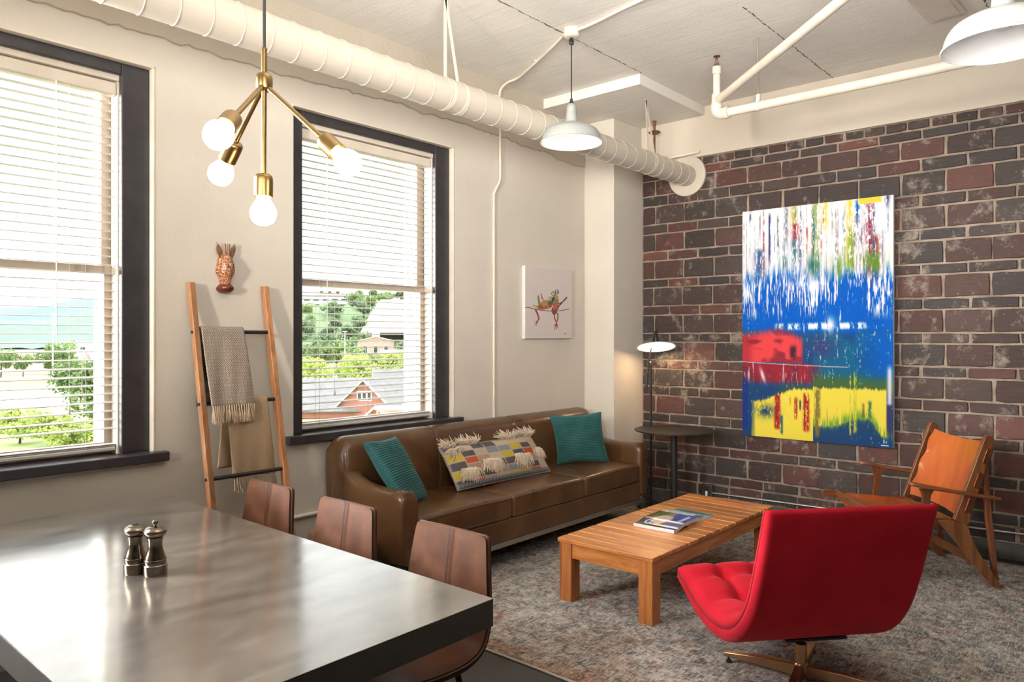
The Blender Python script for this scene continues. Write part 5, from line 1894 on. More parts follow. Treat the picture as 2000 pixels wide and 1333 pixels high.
sh = MB().lathe([(0.004, 0.040), (0.05, 0.036), (0.12, 0.022), (0.183, 0.003), (0.188, -0.002), (0.183, -0.003), (0.12, 0.012), (0.05, 0.024), (0.004, 0.026)], LC, 56, M=Q)
sh.build('disc_shade', M['enamel_white'], fl, smooth=True, angle=60)
MB().lathe([(0.001, -0.010), (0.040, -0.009), (0.10, -0.004), (0.165, -0.001), (0.172, 0.000), (0.10, 0.010), (0.001, 0.018)], LC, 40, M=Q).build('glowing_lens', M['lamp_glow'], fl, smooth=True)
MB().lathe(bez([(0.022, 0.038), (0.026, 0.06), (0.024, 0.10), (0.017, 0.135), (0.010, 0.155), (0.002, 0.160)], 4), LC, 24, M=Q).build('lamp_cap', M['black_metal'], fl, smooth=True)
MB().tube([LC + Q @ V((0.0, 0.0, 0.13)), LC + Q @ V((0.02, 0.0, 0.18)), LC + Q @ V((0.035, 0, 0.165))], 0.006, 10).build('handle', M['black_metal'], fl, smooth=True)

M['stump'] = simple('brown_stained_stool', (0.13, 0.065, 0.042), (0.20, 0.11, 0.075), 0.42, scale=12, bstr=0.2)
stl = thing('stool', 'round reddish brown stool tucked between the ladder and the sofa arm', 'stool', (2.62, 3.70, 0))
MB().lathe(bez([(0.001, 0.462), (0.12, 0.460), (0.145, 0.452), (0.150, 0.438), (0.146, 0.425), (0.02, 0.42)], 4), (2.62, 3.70, 0), 48).build('seat', M['stump'], stl, smooth=True, angle=60)
MB().lathe([(0.136, 0.02), (0.140, 0.2), (0.137, 0.424)], (2.62, 3.70, 0), 48).build('body', M['stump'], stl, smooth=True)
MB().lathe([(0.125, 0.0), (0.128, 0.02), (0.02, 0.022)], (2.62, 3.70, 0), 40).build('foot_ring', M['black_metal'], stl, smooth=True)

# ------------------------------------------------------------------ spiral air duct
DY, DZ, DR = 3.36, 3.128, 0.098
RX = Matrix.Rotation(PI / 2, 3, 'Y')
dt = thing('air_duct', 'long ivory spiral air duct running under the ceiling to the brick wall', 'duct', (3.0, DY, DZ))
pitch = 0.152
n = 46
sec0 = seam0 = None
for k in range(n):
    x = 6.345 - (k + 1) * pitch
    if sec0 is None:
        sec0 = MB().lathe([(DR, 0.0), (DR, pitch)], (0, 0, 0), 48, M=RX, cap=False).build('duct_section', M['duct_paint'], dt, smooth=True, local=True)
        R2 = RX @ Matrix.Rotation(0.0, 3, 'X')
        sp = []
        for q in range(65):
            a = 2 * PI * q / 64
            sp.append((pitch * q / 64 * 0.35, (DR + 0.0006) * math.cos(a), (DR + 0.0006) * math.sin(a)))
        seam0 = MB().tube(sp, 0.0026, 6).build('seam', M['duct_paint'], dt, smooth=True, local=True)
        o1, o2 = sec0, seam0
    else:
        o1, o2 = sec0.copy(), seam0.copy()
        COL.objects.link(o1)
        COL.objects.link(o2)
    o1.location = (x - 3.0, 0, 0)
    o2.location = (x - 3.0, 0, 0)
MB().lathe([(DR - 0.004, 6.345), (0.188, 6.345), (0.190, 6.349), (0.190, 6.364), (DR - 0.004, 6.364)], (0, DY, DZ), 64, M=RX, cap=False).build('wall_flange', M['duct_paint'], dt, smooth=True)
for x in (3.265, 5.70):
    top = (x - 0.055 if x < 5 else x - 0.085, DY, ZC - 0.002 if x < 5 else 3.664)
    for s in (-1, 1):
        b = (x + s * 0.055, DY, DZ + DR * 0.99)
        m = MB()
        d = V(b) - V(top)
        e = V((0.0115, 0.0, 0))
        g = V((0, 0.0015, 0))
        m.grid([[V(p) - e - g, V(p) + e - g, V(p) + e + g, V(p) - e + g] for p in (top, b)], wrap_v=True)
        m.build('hanger_strap', M['pipe_paint'], dt)
    for s in (-1, 1):
        MB().lathe([(DR + 0.001, -0.013), (DR + 0.003, -0.012), (DR + 0.003, 0.012), (DR + 0.001, 0.013)], (x + s * 0.055, DY, DZ), 48, M=RX, cap=False).build('strap_band', M['pipe_paint'], dt, smooth=True)

# ------------------------------------------------------------------ sprinkler pipes
PXc, PYc = 5.141, 2.475
sp = thing('sprinkler_pipe', 'white sprinkler pipework hung under the ceiling near the brick wall', 'pipe', (PXc, PYc, 3.27))
MB().tube([(PXc, PYc, 3.27), (PXc, PYc, 3.60)], 0.026, 18).build('riser', M['pipe_paint'], sp, smooth=True)
MB().tube([(PXc, PYc, 3.56), (PXc, PYc, 3.615)], 0.032, 18).build('coupling', M['pipe_paint'], sp, smooth=True)
MB().tube([(PXc, PYc - 0.04, 3.262), (PXc, -3.6, 3.262)], 0.032, 20).build('branch_pipe', M['pipe_paint'], sp, smooth=True)
el = bez([(PXc, PYc - 0.075, 3.262), (PXc, PYc - 0.03, 3.262), (PXc, PYc, 3.29), (PXc, PYc, 3.345)], 5)
MB().tube(el, 0.041, 20).build('elbow', M['pipe_paint'], sp, smooth=True)
MB().tube([(PXc, PYc - 0.095, 3.262), (PXc, PYc - 0.070, 3.262)], 0.045, 20).build('collar', M['pipe_paint'], sp, smooth=True)
d45 = V((-0.668, -0.755, 0.012)).normalized()
p0 = V((PXc, PYc, 3.362))
MB().tube([p0, p0 + d45 * 4.6], 0.029, 20).build('branch_pipe', M['pipe_paint'], sp, smooth=True)
MB().tube([p0 - V((0, 0, 0.05)), p0 + V((0, 0, 0.05))], 0.037, 20).build('tee', M['pipe_paint'], sp, smooth=True)
hd = MB().tube([(PXc, PYc, 3.61), (PXc, PYc, 3.64)], [0.02, 0.016], 14)
for s in (-1, 1):
    hd.tube([(PXc + s * 0.012, PYc, 3.635), (PXc + s * 0.020, PYc, 3.660), (PXc, PYc, 3.690)], 0.004, 8)
hd.lathe([(0.001, 3.690), (0.026, 3.692), (0.024, 3.698), (0.001, 3.699)], (PXc, PYc, 0), 16)
hd.build('sprinkler_head', M['rust'], sp, smooth=True)
rod = MB().tube([(PXc, 2.158, 3.30), (PXc, 2.162, ZC - 0.001)], 0.006, 10)
rod.build('hanger_rod', simple('grey_rod', (0.34, 0.29, 0.23), (0.25, 0.20, 0.15), 0.6), sp, smooth=True)
cl = MB()
cl.lathe([(0.034, -0.014), (0.037, -0.013), (0.037, 0.013), (0.034, 0.014)], (PXc, 2.158, 3.262), 28, M=Matrix.Rotation(PI / 2, 3, 'X'), cap=False)
cl.box(PXc - 0.008, PXc + 0.008, 2.145, 2.171, 3.296, 3.345)
cl.build('clevis', M['pipe_paint'], sp, smooth=True)

rs = thing('old_sprinkler', 'rusty old sprinkler head and drop pipe above the duct in the corner', 'pipe', (6.20, 3.62, 3.5))
MB().tube([(6.20, 3.62, 3.30), (6.20, 3.62, 3.56)], 0.010, 12).build('drop_pipe', M['rust'], rs, smooth=True)
MB().lathe([(0.008, 3.53), (0.020, 3.535), (0.055, 3.55), (0.058, 3.556), (0.045, 3.566), (0.012, 3.575), (0.010, 3.60)], (6.20, 3.62, 0), 24).build('rose', M['rust'], rs, smooth=True)
MB().tube([(6.20, 3.62, 3.59), (6.20, 3.62, 3.664)], [0.009, 0.020], 12).build('stem', M['rust'], rs, smooth=True)
MB().tube([(6.20, 3.62, 3.305), (6.24, 3.58, 3.30), (6.325, 3.32, 3.325), (6.345, 3.22, 3.335)], 0.014, 12).build('side_pipe', M['pipe_paint'], rs, smooth=True)

# ------------------------------------------------------------------ electrical conduit: ceiling box to window wall
cd = thing('electrical_conduit', 'thin painted conduit from the ceiling box down the wall to the sofa', 'conduit', (4.2, 3.15, 3.74))
path = bez([(4.16, 3.15, 3.738), (4.235, 3.27, 3.738), (4.33, 3.43, 3.740), (4.56, 3.85, 3.740), (4.62, 3.99, 3.738), (4.625, 4.10, 3.730), (4.62, 4.168, 3.68), (4.62, 4.176, 3.55), (4.62, 4.172, 3.30), (4.62, 4.171, 3.02), (4.615, 4.171, 2.92), (4.565, 4.182, 2.82), (4.555, 4.183, 2.72), (4.555, 4.183, 2.0), (4.555, 4.183, 0.45)], 6)
MB().tube(path, 0.0105, 12).build('conduit_run', M['pipe_paint'], cd, smooth=True)
path = bez([(4.16, 3.06, 3.738), (4.135, 2.86, 3.738), (4.085, 2.62, 3.740), (4.03, 2.30, 3.740), (3.90, 1.4, 3.740), (3.7, -0.5, 3.740)], 6)
MB().tube(path, 0.0115, 12).build('conduit_run', M['pipe_paint'], cd, smooth=True)
for (x, y, z) in ((4.555, 4.19, 2.75), (4.555, 4.19, 1.70), (4.44, 3.63, 3.748), (4.058, 2.47, 3.748)):
    MB().obox((x, y - 0.002, z - 0.004), (0.045, 0.02 if z > 3 else 0.012, 0.012), Matrix.Identity(3)).build('saddle_clip', M['pipe_paint'], cd, bevel=0.004)

# ------------------------------------------------------------------ dome pendants
def dome_pendant(label, x, y, zrim, cord_top, box=True):
    t = thing('pendant_lamp', label, 'lamp', (x, y, zrim), group='enamel dome pendant lamps')
    R_ = 0.213
    outer = bez([(R_, 0.000), (R_ + 0.003, 0.004), (R_ - 0.005, 0.012), (R_ - 0.012, 0.045), (R_ - 0.035, 0.085), (R_ - 0.080, 0.112), (0.085, 0.128), (0.050, 0.138), (0.040, 0.150)], 5)
    inner = bez([(0.036, 0.146), (0.048, 0.134), (0.085, 0.124), (R_ - 0.083, 0.108), (R_ - 0.040, 0.081), (R_ - 0.017, 0.043), (R_ - 0.009, 0.012), (R_ - 0.001, 0.001)], 5)
    MB().lathe(outer, (0, 0, 0), 64, cap=False).build('outer_shade', M['enamel_grey'], t, smooth=True, local=True)
    MB().lathe(inner, (0, 0, 0), 64, cap=False).build('inner_shade', M['enamel_white'], t, smooth=True, local=True)
    rim = [(R_ * math.cos(2 * PI * k / 64), R_ * math.sin(2 * PI * k / 64), 0.001) for k in range(64)]
    MB().tube(rim, 0.0032, 8, closed=True, cap=False).build('rolled_rim', M['enamel_white'], t, smooth=True, local=True)
    MB().lathe(bez([(0.042, 0.148), (0.0385, 0.19), (0.037, 0.205), (0.036, 0.208), (0.0345, 0.212), (0.0345, 0.235), (0.032, 0.255), (0.022, 0.270), (0.012, 0.274)], 4), (0, 0, 0), 40).build('neck', M['enamel_grey'], t, smooth=True, local=True)
    MB().lathe([(0.014, 0.270), (0.014, 0.288), (0.010, 0.292), (0.010, 0.305), (0.004, 0.31)], (0, 0, 0), 18).build('strain_relief', M['black_metal'], t, smooth=True, local=True)
    MB().tube([(0, 0, 0.30), (0, 0, cord_top - zrim - 0.02)], 0.0042, 8).build('cord', M['black_rubber'], t, smooth=True, local=True)
    if box:
        h = cord_top - zrim
        MB().lathe([(0.015, h - 0.045), (0.017, h - 0.040), (0.017, h - 0.012), (0.010, h)], (0, 0, 0), 16).build('cord_grip', M['black_metal'], t, smooth=True, local=True)
        MB().lathe(bez([(0.012, h), (0.040, h + 0.002), (0.054, h + 0.012), (0.057, h + 0.024), (0.057, h + 0.026)], 4) + [(0.053, h + 0.028), (0.053, ZC - zrim - 0.001)], (0, 0, 0), 36).build('ceiling_box', M['pipe_paint'], t, smooth=True, local=True)
    return t


d1 = dome_pendant('pale grey dome pendant hanging from the round ceiling box, the one in full view', 4.149, 3.079, 2.960, 3.690)
MB().lathe(bez([(0.001, 0.055), (0.022, 0.060), (0.030, 0.080), (0.024, 0.105), (0.014, 0.125), (0.014, 0.146)], 4), (0, 0, 0), 24).build('bulb', M['far_bulb'], d1, smooth=True, local=True)
d2 = dome_pendant('grey dome pendant with white inside, cut off by the top right edge of the picture', 3.452, 0.462, 2.758, 3.690)
MB().lathe(bez([(0.001, 0.055), (0.022, 0.060), (0.030, 0.080), (0.024, 0.105), (0.014, 0.125), (0.014, 0.146)], 4), (0, 0, 0), 24).build('bulb', M['enamel_white'], d2, smooth=True, local=True)

# ------------------------------------------------------------------ brass chandelier over the dining table
HUB = V((1.252, 2.139, 2.426))
ch = thing('brass_pendant', 'brass pendant with four bare globe bulbs on splayed arms over the dining table', 'lamp', HUB)
MB().tube([(0, 0, 0.10), (0, 0, ZC - HUB.z - 0.02)], 0.0052, 10).build('cord', M['black_rubber'], ch, smooth=True, local=True)
MB().lathe([(0.06, ZC - HUB.z - 0.025), (0.062, ZC - HUB.z - 0.02), (0.062, ZC - HUB.z - 0.001)], (0, 0, 0), 32).build('canopy', M['brass'], ch, smooth=True, local=True)
MB().lathe([(0.0092, 0.02), (0.0092, 0.106), (0.006, 0.108)], (0, 0, 0), 20).build('stem', M['brass'], ch, smooth=True, local=True)
MB().lathe(bez([(0.010, -0.030), (0.020, -0.028), (0.0255, -0.018), (0.0255, 0.012), (0.020, 0.024), (0.009, 0.028)], 4), (0, 0, 0), 32).build('hub', M['brass'], ch, smooth=True, local=True)
for tip in ((-0.002, 0.002, -0.414), (0.110, -0.285, -0.280), (-0.255, -0.203, -0.256), (-0.030, 0.218, -0.262)):
    d = V(tip)
    L = d.length
    d.normalize()
    Rm = V((0, 0, -1)).rotation_difference(d).to_matrix()
    s0 = L - 0.122
    a = MB().tube([(0, 0, -0.008), tuple(d * (s0 + 0.01))], 0.0084, 16).build('arm', M['brass'], ch, smooth=True, local=True)
    so = MB().lathe(bez([(0.0085, -s0), (0.020, -s0 - 0.002), (0.0275, -s0 - 0.010), (0.0295, -s0 - 0.024)], 4) + [(0.0295, -s0 - 0.073), (0.0275, -s0 - 0.074), (0.026, -s0 - 0.066)], (0, 0, 0), 32, M=Rm).build('socket', M['brass'], ch, smooth=True, local=True)
    MB().lathe(bez([(0.0180, -s0 - 0.060), (0.0190, -s0 - 0.078), (0.0300, -s0 - 0.095), (0.0395, -L + 0.008), (0.0405, -L - 0.008), (0.034, -L - 0.028), (0.018, -L - 0.040), (0.001, -L - 0.043)], 5), (0, 0, 0), 32, M=Rm).build('bulb', M['bulb'], ch, smooth=True, local=True)

# ------------------------------------------------------------------ wall services
M['galv'] = metal('galvanised_conduit', (0.50, 0.50, 0.50), 0.38)
wc = thing('wall_conduit', 'thin grey metal conduit low along the brick wall with an outlet box', 'conduit', (6.345, 2.0, 0.19))
MB().tube([(6.350, 3.09, 0.170), (6.350, 2.2, 0.182), (6.350, 0.4, 0.214)], 0.0095, 12).build('conduit_run', M['galv'], wc, smooth=True)
MB().box(6.310, 6.364, 3.085, 3.200, 0.128, 0.248).build('outlet_box', M['steel'], wc, bevel=0.004)
MB().box(6.307, 6.3105, 3.120, 3.165, 0.14, 0.222).build('outlet_face', M['black_metal'], wc, bevel=0.002)
MB().box(6.3045, 6.3075, 3.128, 3.150, 0.135, 0.190).build('plug', M['enamel_white'], wc, bevel=0.002)
wp = thing('wall_pipe', 'painted pipe running low along the window wall behind the dining chairs', 'pipe', (1.2, 4.18, 0.452))
MB().tube([(-3.9, 4.179, 0.452), (2.86, 4.179, 0.452)], 0.013, 14).build('pipe_run', M['pipe_paint'], wp, smooth=True)
cp = thing('ceiling_panel', 'flat pale square access panel on the ceiling, cut by the top edge', 'panel', (5.4, 1.05, 3.73))
cp.rotation_euler = (0, 0, math.radians(-3))
MB().box(-0.44, 0.21, -0.09, 0.13, 0.0, 0.0225).build('plate', M['cream_paint'], cp, local=True, bevel=0.003)
MB().box(-0.40, 0.17, -0.06, 0.10, -0.004, 0.002).build('hatch', M['cream_paint'], cp, local=True, bevel=0.002)
# ------------------------------------------------------------------ the town outside, ten metres below
GZ = -10.0
FW = V((math.cos(YAW), math.sin(YAW), 0))
RT = V((math.sin(YAW), -math.cos(YAW), 0))


def out(a, D, z=GZ):
    """a point D metres ahead of the house corner along bearing tangent a (right of straight ahead)"""
    p = FW * D + RT * (a * D)
    return V((p.x, p.y, z))


M['lawn'] = simple('mown_grass', (0.32, 0.38, 0.14), (0.25, 0.31, 0.11), 0.9, scale=0.03, kind='Position')
M['asphalt'] = simple('pale_asphalt', (0.62, 0.61, 0.60), (0.54, 0.53, 0.52), 0.8, scale=0.05, kind='Position')
M['wooded'] = simple('wooded_slope', (0.12, 0.18, 0.08), (0.17, 0.23, 0.11), 0.95, scale=0.06, kind='Position')
M['meadow'] = simple('hay_meadow', (0.46, 0.42, 0.27), (0.38, 0.38, 0.22), 0.95, scale=0.03, kind='Position')
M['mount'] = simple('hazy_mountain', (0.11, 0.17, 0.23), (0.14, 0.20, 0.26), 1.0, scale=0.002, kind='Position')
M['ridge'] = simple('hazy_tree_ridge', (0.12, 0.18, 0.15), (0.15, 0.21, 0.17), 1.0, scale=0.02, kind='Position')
M['peach_wall'] = simple('peach_render', (0.80, 0.60, 0.48), (0.74, 0.55, 0.43), 0.8, scale=0.2)
M['red_wall'] = simple('red_brick_wall', (0.42, 0.17, 0.13), (0.36, 0.14, 0.10), 0.8, scale=0.6)
M['pink_wall'] = simple('faded_brick_wall', (0.58, 0.36, 0.30), (0.52, 0.31, 0.26), 0.8, scale=0.4)
M['white_wall'] = simple('white_siding', (0.75, 0.74, 0.72), (0.68, 0.67, 0.65), 0.7, scale=0.4)
M['grey_roof'] = simple('grey_shingle_roof', (0.20, 0.196, 0.196), (0.16, 0.157, 0.155), 0.85, scale=0.8)
M['pale_roof'] = simple('pale_flat_roof', (0.62, 0.61, 0.60), (0.54, 0.53, 0.52), 0.8, scale=0.2)
M['far_glass'] = simple('dark_window_glass', (0.05, 0.075, 0.08), (0.035, 0.05, 0.055), 0.15)
M['pole'] = simple('white_pole', (0.7, 0.69, 0.67), None, 0.5)
M['trunk'] = simple('tree_bark', (0.12, 0.085, 0.06), (0.08, 0.055, 0.04), 0.9, scale=4)

g = MB()
g.add([(-6000, -200, GZ - 0.05), (6000, -200, GZ - 0.05), (6000, 6000, GZ - 0.05), (-6000, 6000, GZ - 0.05)], [(0, 1, 2, 3)])
structure(g.build('ground', M['lawn']))


def strip(name, pts, wd, mat, dz):
    m = MB()
    rows = []
    for i, p in enumerate(pts):
        a, b = pts[max(0, i - 1)], pts[min(len(pts) - 1, i + 1)]
        d = (b - a).normalized()
        nn = V((-d.y, d.x, 0))
        rows.append([p + nn * wd / 2 + V((0, 0, dz)), p - nn * wd / 2 + V((0, 0, dz))])
    m.grid(rows)
    return structure(m.build(name, mat))


strip('road', [out(-1.0, 128), out(-0.72, 134), out(-0.55, 142), out(-0.40, 158), out(-0.30, 190), out(-0.2, 240)], 44, M['asphalt'], 0.0)
strip('street', [out(-0.9, 104), out(-0.6, 112), out(-0.4, 120)], 6, M['asphalt'], 0.02)
strip('pavement', [out(-0.33, 150), out(-0.22, 175), out(-0.14, 230)], 26, M['asphalt'], 0.03)
strip('car_park', [out(-0.9, 205), out(-0.5, 208)], 16, M['asphalt'], 0.02)
strip('forecourt', [out(-0.32, 84), out(-0.1, 84)], 22, M['asphalt'], 0.02)


def hill(name, mat, crest, D0, D1, n=60, m_=14, rough=0.05, seed=1, bumps=0.0):
    """crest: list of (a, height above ground); slope rises from D0 to D1"""
    r = np.random.default_rng(seed)
    ca = np.array([c[0] for c in crest])
    chh = np.array([c[1] for c in crest])
    rows = []
    for j in range(m_ + 3):
        t = min(1, j / m_)
        D = lerp(D0, D1, j / m_)
        row = []
        for i in range(n + 1):
            a = lerp(ca[0], ca[-1], i / n)
            h = float(np.interp(a, ca, chh))
            s = t * t * (3 - 2 * t) if j <= m_ else 1 - 0.25 * (j - m_)
            hz = h * s * (1 + rough * r.normal()) + bumps * abs(r.normal())
            row.append(out(a, D, GZ - 0.5 + hz))
        rows.append(row)
    return structure(MB().grid(rows).build(name, mat, smooth=True, angle=180))


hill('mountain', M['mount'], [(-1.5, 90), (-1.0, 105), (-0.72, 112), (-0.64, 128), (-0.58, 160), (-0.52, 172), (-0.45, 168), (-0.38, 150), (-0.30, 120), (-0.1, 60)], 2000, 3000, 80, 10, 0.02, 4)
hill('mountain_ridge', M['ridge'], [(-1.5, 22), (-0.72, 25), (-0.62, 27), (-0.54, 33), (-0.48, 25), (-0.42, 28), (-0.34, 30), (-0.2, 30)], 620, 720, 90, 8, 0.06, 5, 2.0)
hill('hillside', M['wooded'], [(-0.36, 0), (-0.33, 30), (-0.28, 38), (-0.22, 36), (-0.16, 34), (-0.10, 36), (0.0, 38)], 300, 520, 60, 12, 0.03, 6)
m_ = MB()
m_.grid([[out(a, D, GZ + lerp(10, 31, (D - 368) / 92) - 0.5 + 3.6) for a in np.linspace(-0.205 + 0.0003 * (D - 368), -0.085, 9)] for D in np.linspace(368, 460, 6)])
structure(m_.build('field', M['meadow'], smooth=True))


# trees ------------------------------------------------------------
def leaf_mat(name, c1, c2):
    m, nt, b = new_mat(name)
    oi = N(nt, 'ShaderNodeObjectInfo')
    v = coords(nt, 'Object')
    f = noise(nt, v, 0.9, 4)
    c = ramp(nt, f, [(0.3, c1), (0.7, c2)])
    hs = N(nt, 'ShaderNodeHueSaturation')
    nt.links.new(mth(nt, 'MULTIPLY_ADD', oi.outputs['Random'], 0.5, 0.75), hs.inputs['Value'])
    nt.links.new(c, hs.inputs['Color'])
    nt.links.new(hs.outputs[0], b.inputs['Base Color'])
    b.inputs['Roughness'].default_value = 0.6
    tr = N(nt, 'ShaderNodeBsdfTranslucent')
    nt.links.new(hs.outputs[0], tr.inputs[0])
    mx = N(nt, 'ShaderNodeMixShader')
    mx.inputs[0].default_value = 0.3
    nt.links.new(b.outputs[0], mx.inputs[1])
    nt.links.new(tr.outputs[0], mx.inputs[2])
    nt.links.new(mx.outputs[0], nt.nodes['Material Output'].inputs[0])
    return m


M['leaf_mid'] = leaf_mat('summer_leaves', (0.15, 0.24, 0.075), (0.27, 0.38, 0.12))
M['leaf_lime'] = leaf_mat('lime_leaves', (0.32, 0.42, 0.10), (0.50, 0.56, 0.16))
M['leaf_dark'] = leaf_mat('dark_leaves', (0.12, 0.20, 0.09), (0.19, 0.28, 0.13))


def foliage(mat, seed, n_leaf, lobes, size, H):
    r = np.random.default_rng(seed)
    L = []
    for k in range(lobes):
        a = r.uniform(0, 2 * PI)
        rr = r.uniform(0.0, 0.36) * H
        L.append((rr * math.cos(a), rr * math.sin(a), r.uniform(0.38, 0.82) * H, r.uniform(0.13, 0.24) * H))
    m = MB()
    for _ in range(n_leaf):
        x, y, z, R_ = L[r.integers(lobes)]
        d = r.normal(size=3)
        d /= np.linalg.norm(d)
        p = np.array([x, y, z]) + d * R_ * r.uniform(0.55, 1.05)
        a = r.normal(size=3)
        a -= d * a.dot(d) * 0.5
        a /= np.linalg.norm(a)
        b = np.cross(d, a)
        b /= np.linalg.norm(b) + 1e-9
        s = size * r.uniform(0.6, 1.3)
        m.add([p - a * s, p + b * s * 0.6, p + a * s, p - b * s * 0.6], [(0, 1, 2, 3)])
    return m


def make_tree(name, label, mat, seed, n_leaf, lobes, size, H, group, bare=False):
    t = thing(name, label, 'tree', (0, 0, 0), group=group)
    tm = MB()
    tm.tube([(0, 0, 0), (0.02 * H, 0.01 * H, 0.3 * H), (0, 0, 0.6 * H)], [0.03 * H, 0.022 * H, 0.01 * H], 8)
    r = random.Random(seed)
    for k in range(7 if not bare else 16):
        a = 2 * PI * k / 7 + r.random()
        z = (0.25 + 0.3 * r.random()) * H
        e = (0.25 + 0.12 * r.random()) * H
        tm.tube([(0.01 * H, 0, z), (math.cos(a) * e * 0.5, math.sin(a) * e * 0.5, z + 0.16 * H), (math.cos(a) * e, math.sin(a) * e, z + 0.40 * H)], [0.012 * H, 0.007 * H, 0.003 * H], 5)
    tm.build('trunk', M['trunk'], t, smooth=True, local=True, fixn=False)
    if not bare:
        f = foliage(mat, seed, n_leaf, lobes, size, H).build('leaves', mat, t, local=True, fixn=False)
        f['kind'] = 'stuff'
    return t


GR = 'trees and shrubs below the windows'
# near trees seen through the left window
a = make_tree('tree', 'tall leafy green tree at the right of the left window view', M['leaf_mid'], 3, 5200, 17, 0.26, 9.5, GR)
a.location = out(-0.570, 84)
b = make_tree('shrub', 'yellow green shrub low in the left window view, at its left', M['leaf_lime'], 5, 2600, 13, 0.20, 5.2, GR)
b.location = out(-0.665, 80, GZ - 0.8)
for (aa, D, s, lab) in ((-0.622, 78, 0.95, 'yellow green shrub low in the left window view, left of the tall tree'), (-0.595, 74, 0.8, 'yellow green shrub low in the left window view, just under the tall tree'), (-0.553, 76, 0.85, 'yellow green shrub low in the left window view, farthest right')):
    dup(b, out(aa, D, GZ - 0.8), random.random() * 6, (s, s, s), lab)
c = make_tree('tree', 'small round green tree before the low peach building, left one', M['leaf_mid'], 9, 1800, 10, 0.34, 8.0, GR)
c.location = out(-0.690, 205)
for (aa, D, s, lab) in ((-0.623, 196, 1.0, 'round green tree before the middle of the low peach building'), (-0.607, 200, 1.25, 'taller round green tree before the middle of the peach building'), (-0.585, 198, 0.7, 'low green tree by the car park, right of the taller round tree'), (-0.660, 208, 0.8, 'small green tree before the peach building, second from the left')):
    dup(c, out(aa, D), random.random() * 6, (s * 0.9, s * 0.9, s), lab)
e = make_tree('bare_tree', 'bare branched tree before the right end of the low peach building', M['leaf_mid'], 12, 0, 1, 0.3, 9.0, GR, bare=True)
e.location = out(-0.566, 190)
# lime trees in the right window
d = make_tree('tree', 'lime green street tree in the right window view, nearest the houses', M['leaf_lime'], 15, 2600, 14, 0.30, 8.5, GR)
d.location = out(-0.198, 146)
lime = [(-0.285, 152, 0.9, 'farthest left'), (-0.255, 146, 1.0, 'second from the left'), (-0.226, 152, 1.05, 'third from the left'), (-0.170, 152, 1.1, 'right of the gable'), (-0.136, 146, 1.1, 'second right of the gable'), (-0.102, 152, 1.1, 'farthest right')]
for (aa, D, s, lab) in lime:
    dup(d, out(aa, D, GZ - 0.5), random.random() * 6, (s * 1.1, s * 1.1, s), 'lime green street tree behind the brick houses, ' + lab)
h = make_tree('hillside_tree', 'dark green tree on the wooded hillside beyond the church', M['leaf_dark'], 21, 700, 9, 0.75, 14, 'woodland trees on the hillside')
hv = [h, make_tree('hillside_tree', 'dark green tree on the wooded hillside beyond the church', M['leaf_mid'], 23, 700, 9, 0.75, 14, 'woodland trees on the hillside')]
hr = random.Random(4)
k = 0
spots = [out(-0.184, 300), out(-0.20, 302), out(-0.17, 302), out(-0.284, 480), out(-0.258, 480), out(-0.232, 480), out(-0.246, 507)]
for i in range(420):
    aa = hr.uniform(-0.315, -0.09)
    D = hr.uniform(310, 530)
    t_ = min(1, (D - 300) / 220)
    z = GZ - 0.5 + 34 * t_ * t_ * (3 - 2 * t_) * min(1, max(0.2, (aa + 0.36) / 0.04))
    if -0.20 < aa < -0.095 and 350 < D < 462:
        continue
    if -0.30 < aa < -0.215 and D > 440:
        continue
    q_ = out(aa, D)
    if any((q_ - w_).length < 11.5 for w_ in spots):
        continue
    spots.append(q_)
    s = hr.uniform(0.6, 0.9)
    if k < 2:
        hv[k].location = out(aa, D, z - 1)
        hv[k].scale = (s, s, s)
    else:
        dup(hr.choice(hv), out(aa, D, z - 1), hr.random() * 6, (s * 1.15, s * 1.15, s))
    k += 1
for (aa, D, s), lab in zip(((-0.262, 240, 0.8), (-0.236, 250, 0.85), (-0.215, 235, 0.7), (-0.192, 250, 0.5), (-0.172, 235, 0.55), (-0.155, 228, 0.5), (-0.142, 310, 0.7), (-0.122, 312, 0.75), (-0.10, 305, 0.7)), ('leftmost', 'second from the left', 'third from the left', 'just left of its front', 'before its middle', 'before its right end', 'behind the low brick building', 'second behind the low brick building', 'farthest right')):
    t2 = dup(hv[1], out(aa, D, GZ - 1), hr.random() * 6, (s, s, s))
    t2['label'] = 'green tree on the flat ground by the far church, ' + lab
    t2['group'] = 'trees around the far church'


# buildings --------------------------------------------------------
def frame(a, D, yaw_deg=0):
    """local axes for a building facing the house: x right, y away"""
    ang = math.atan2(RT.y, RT.x) + math.radians(yaw_deg)
    return out(a, D), ang


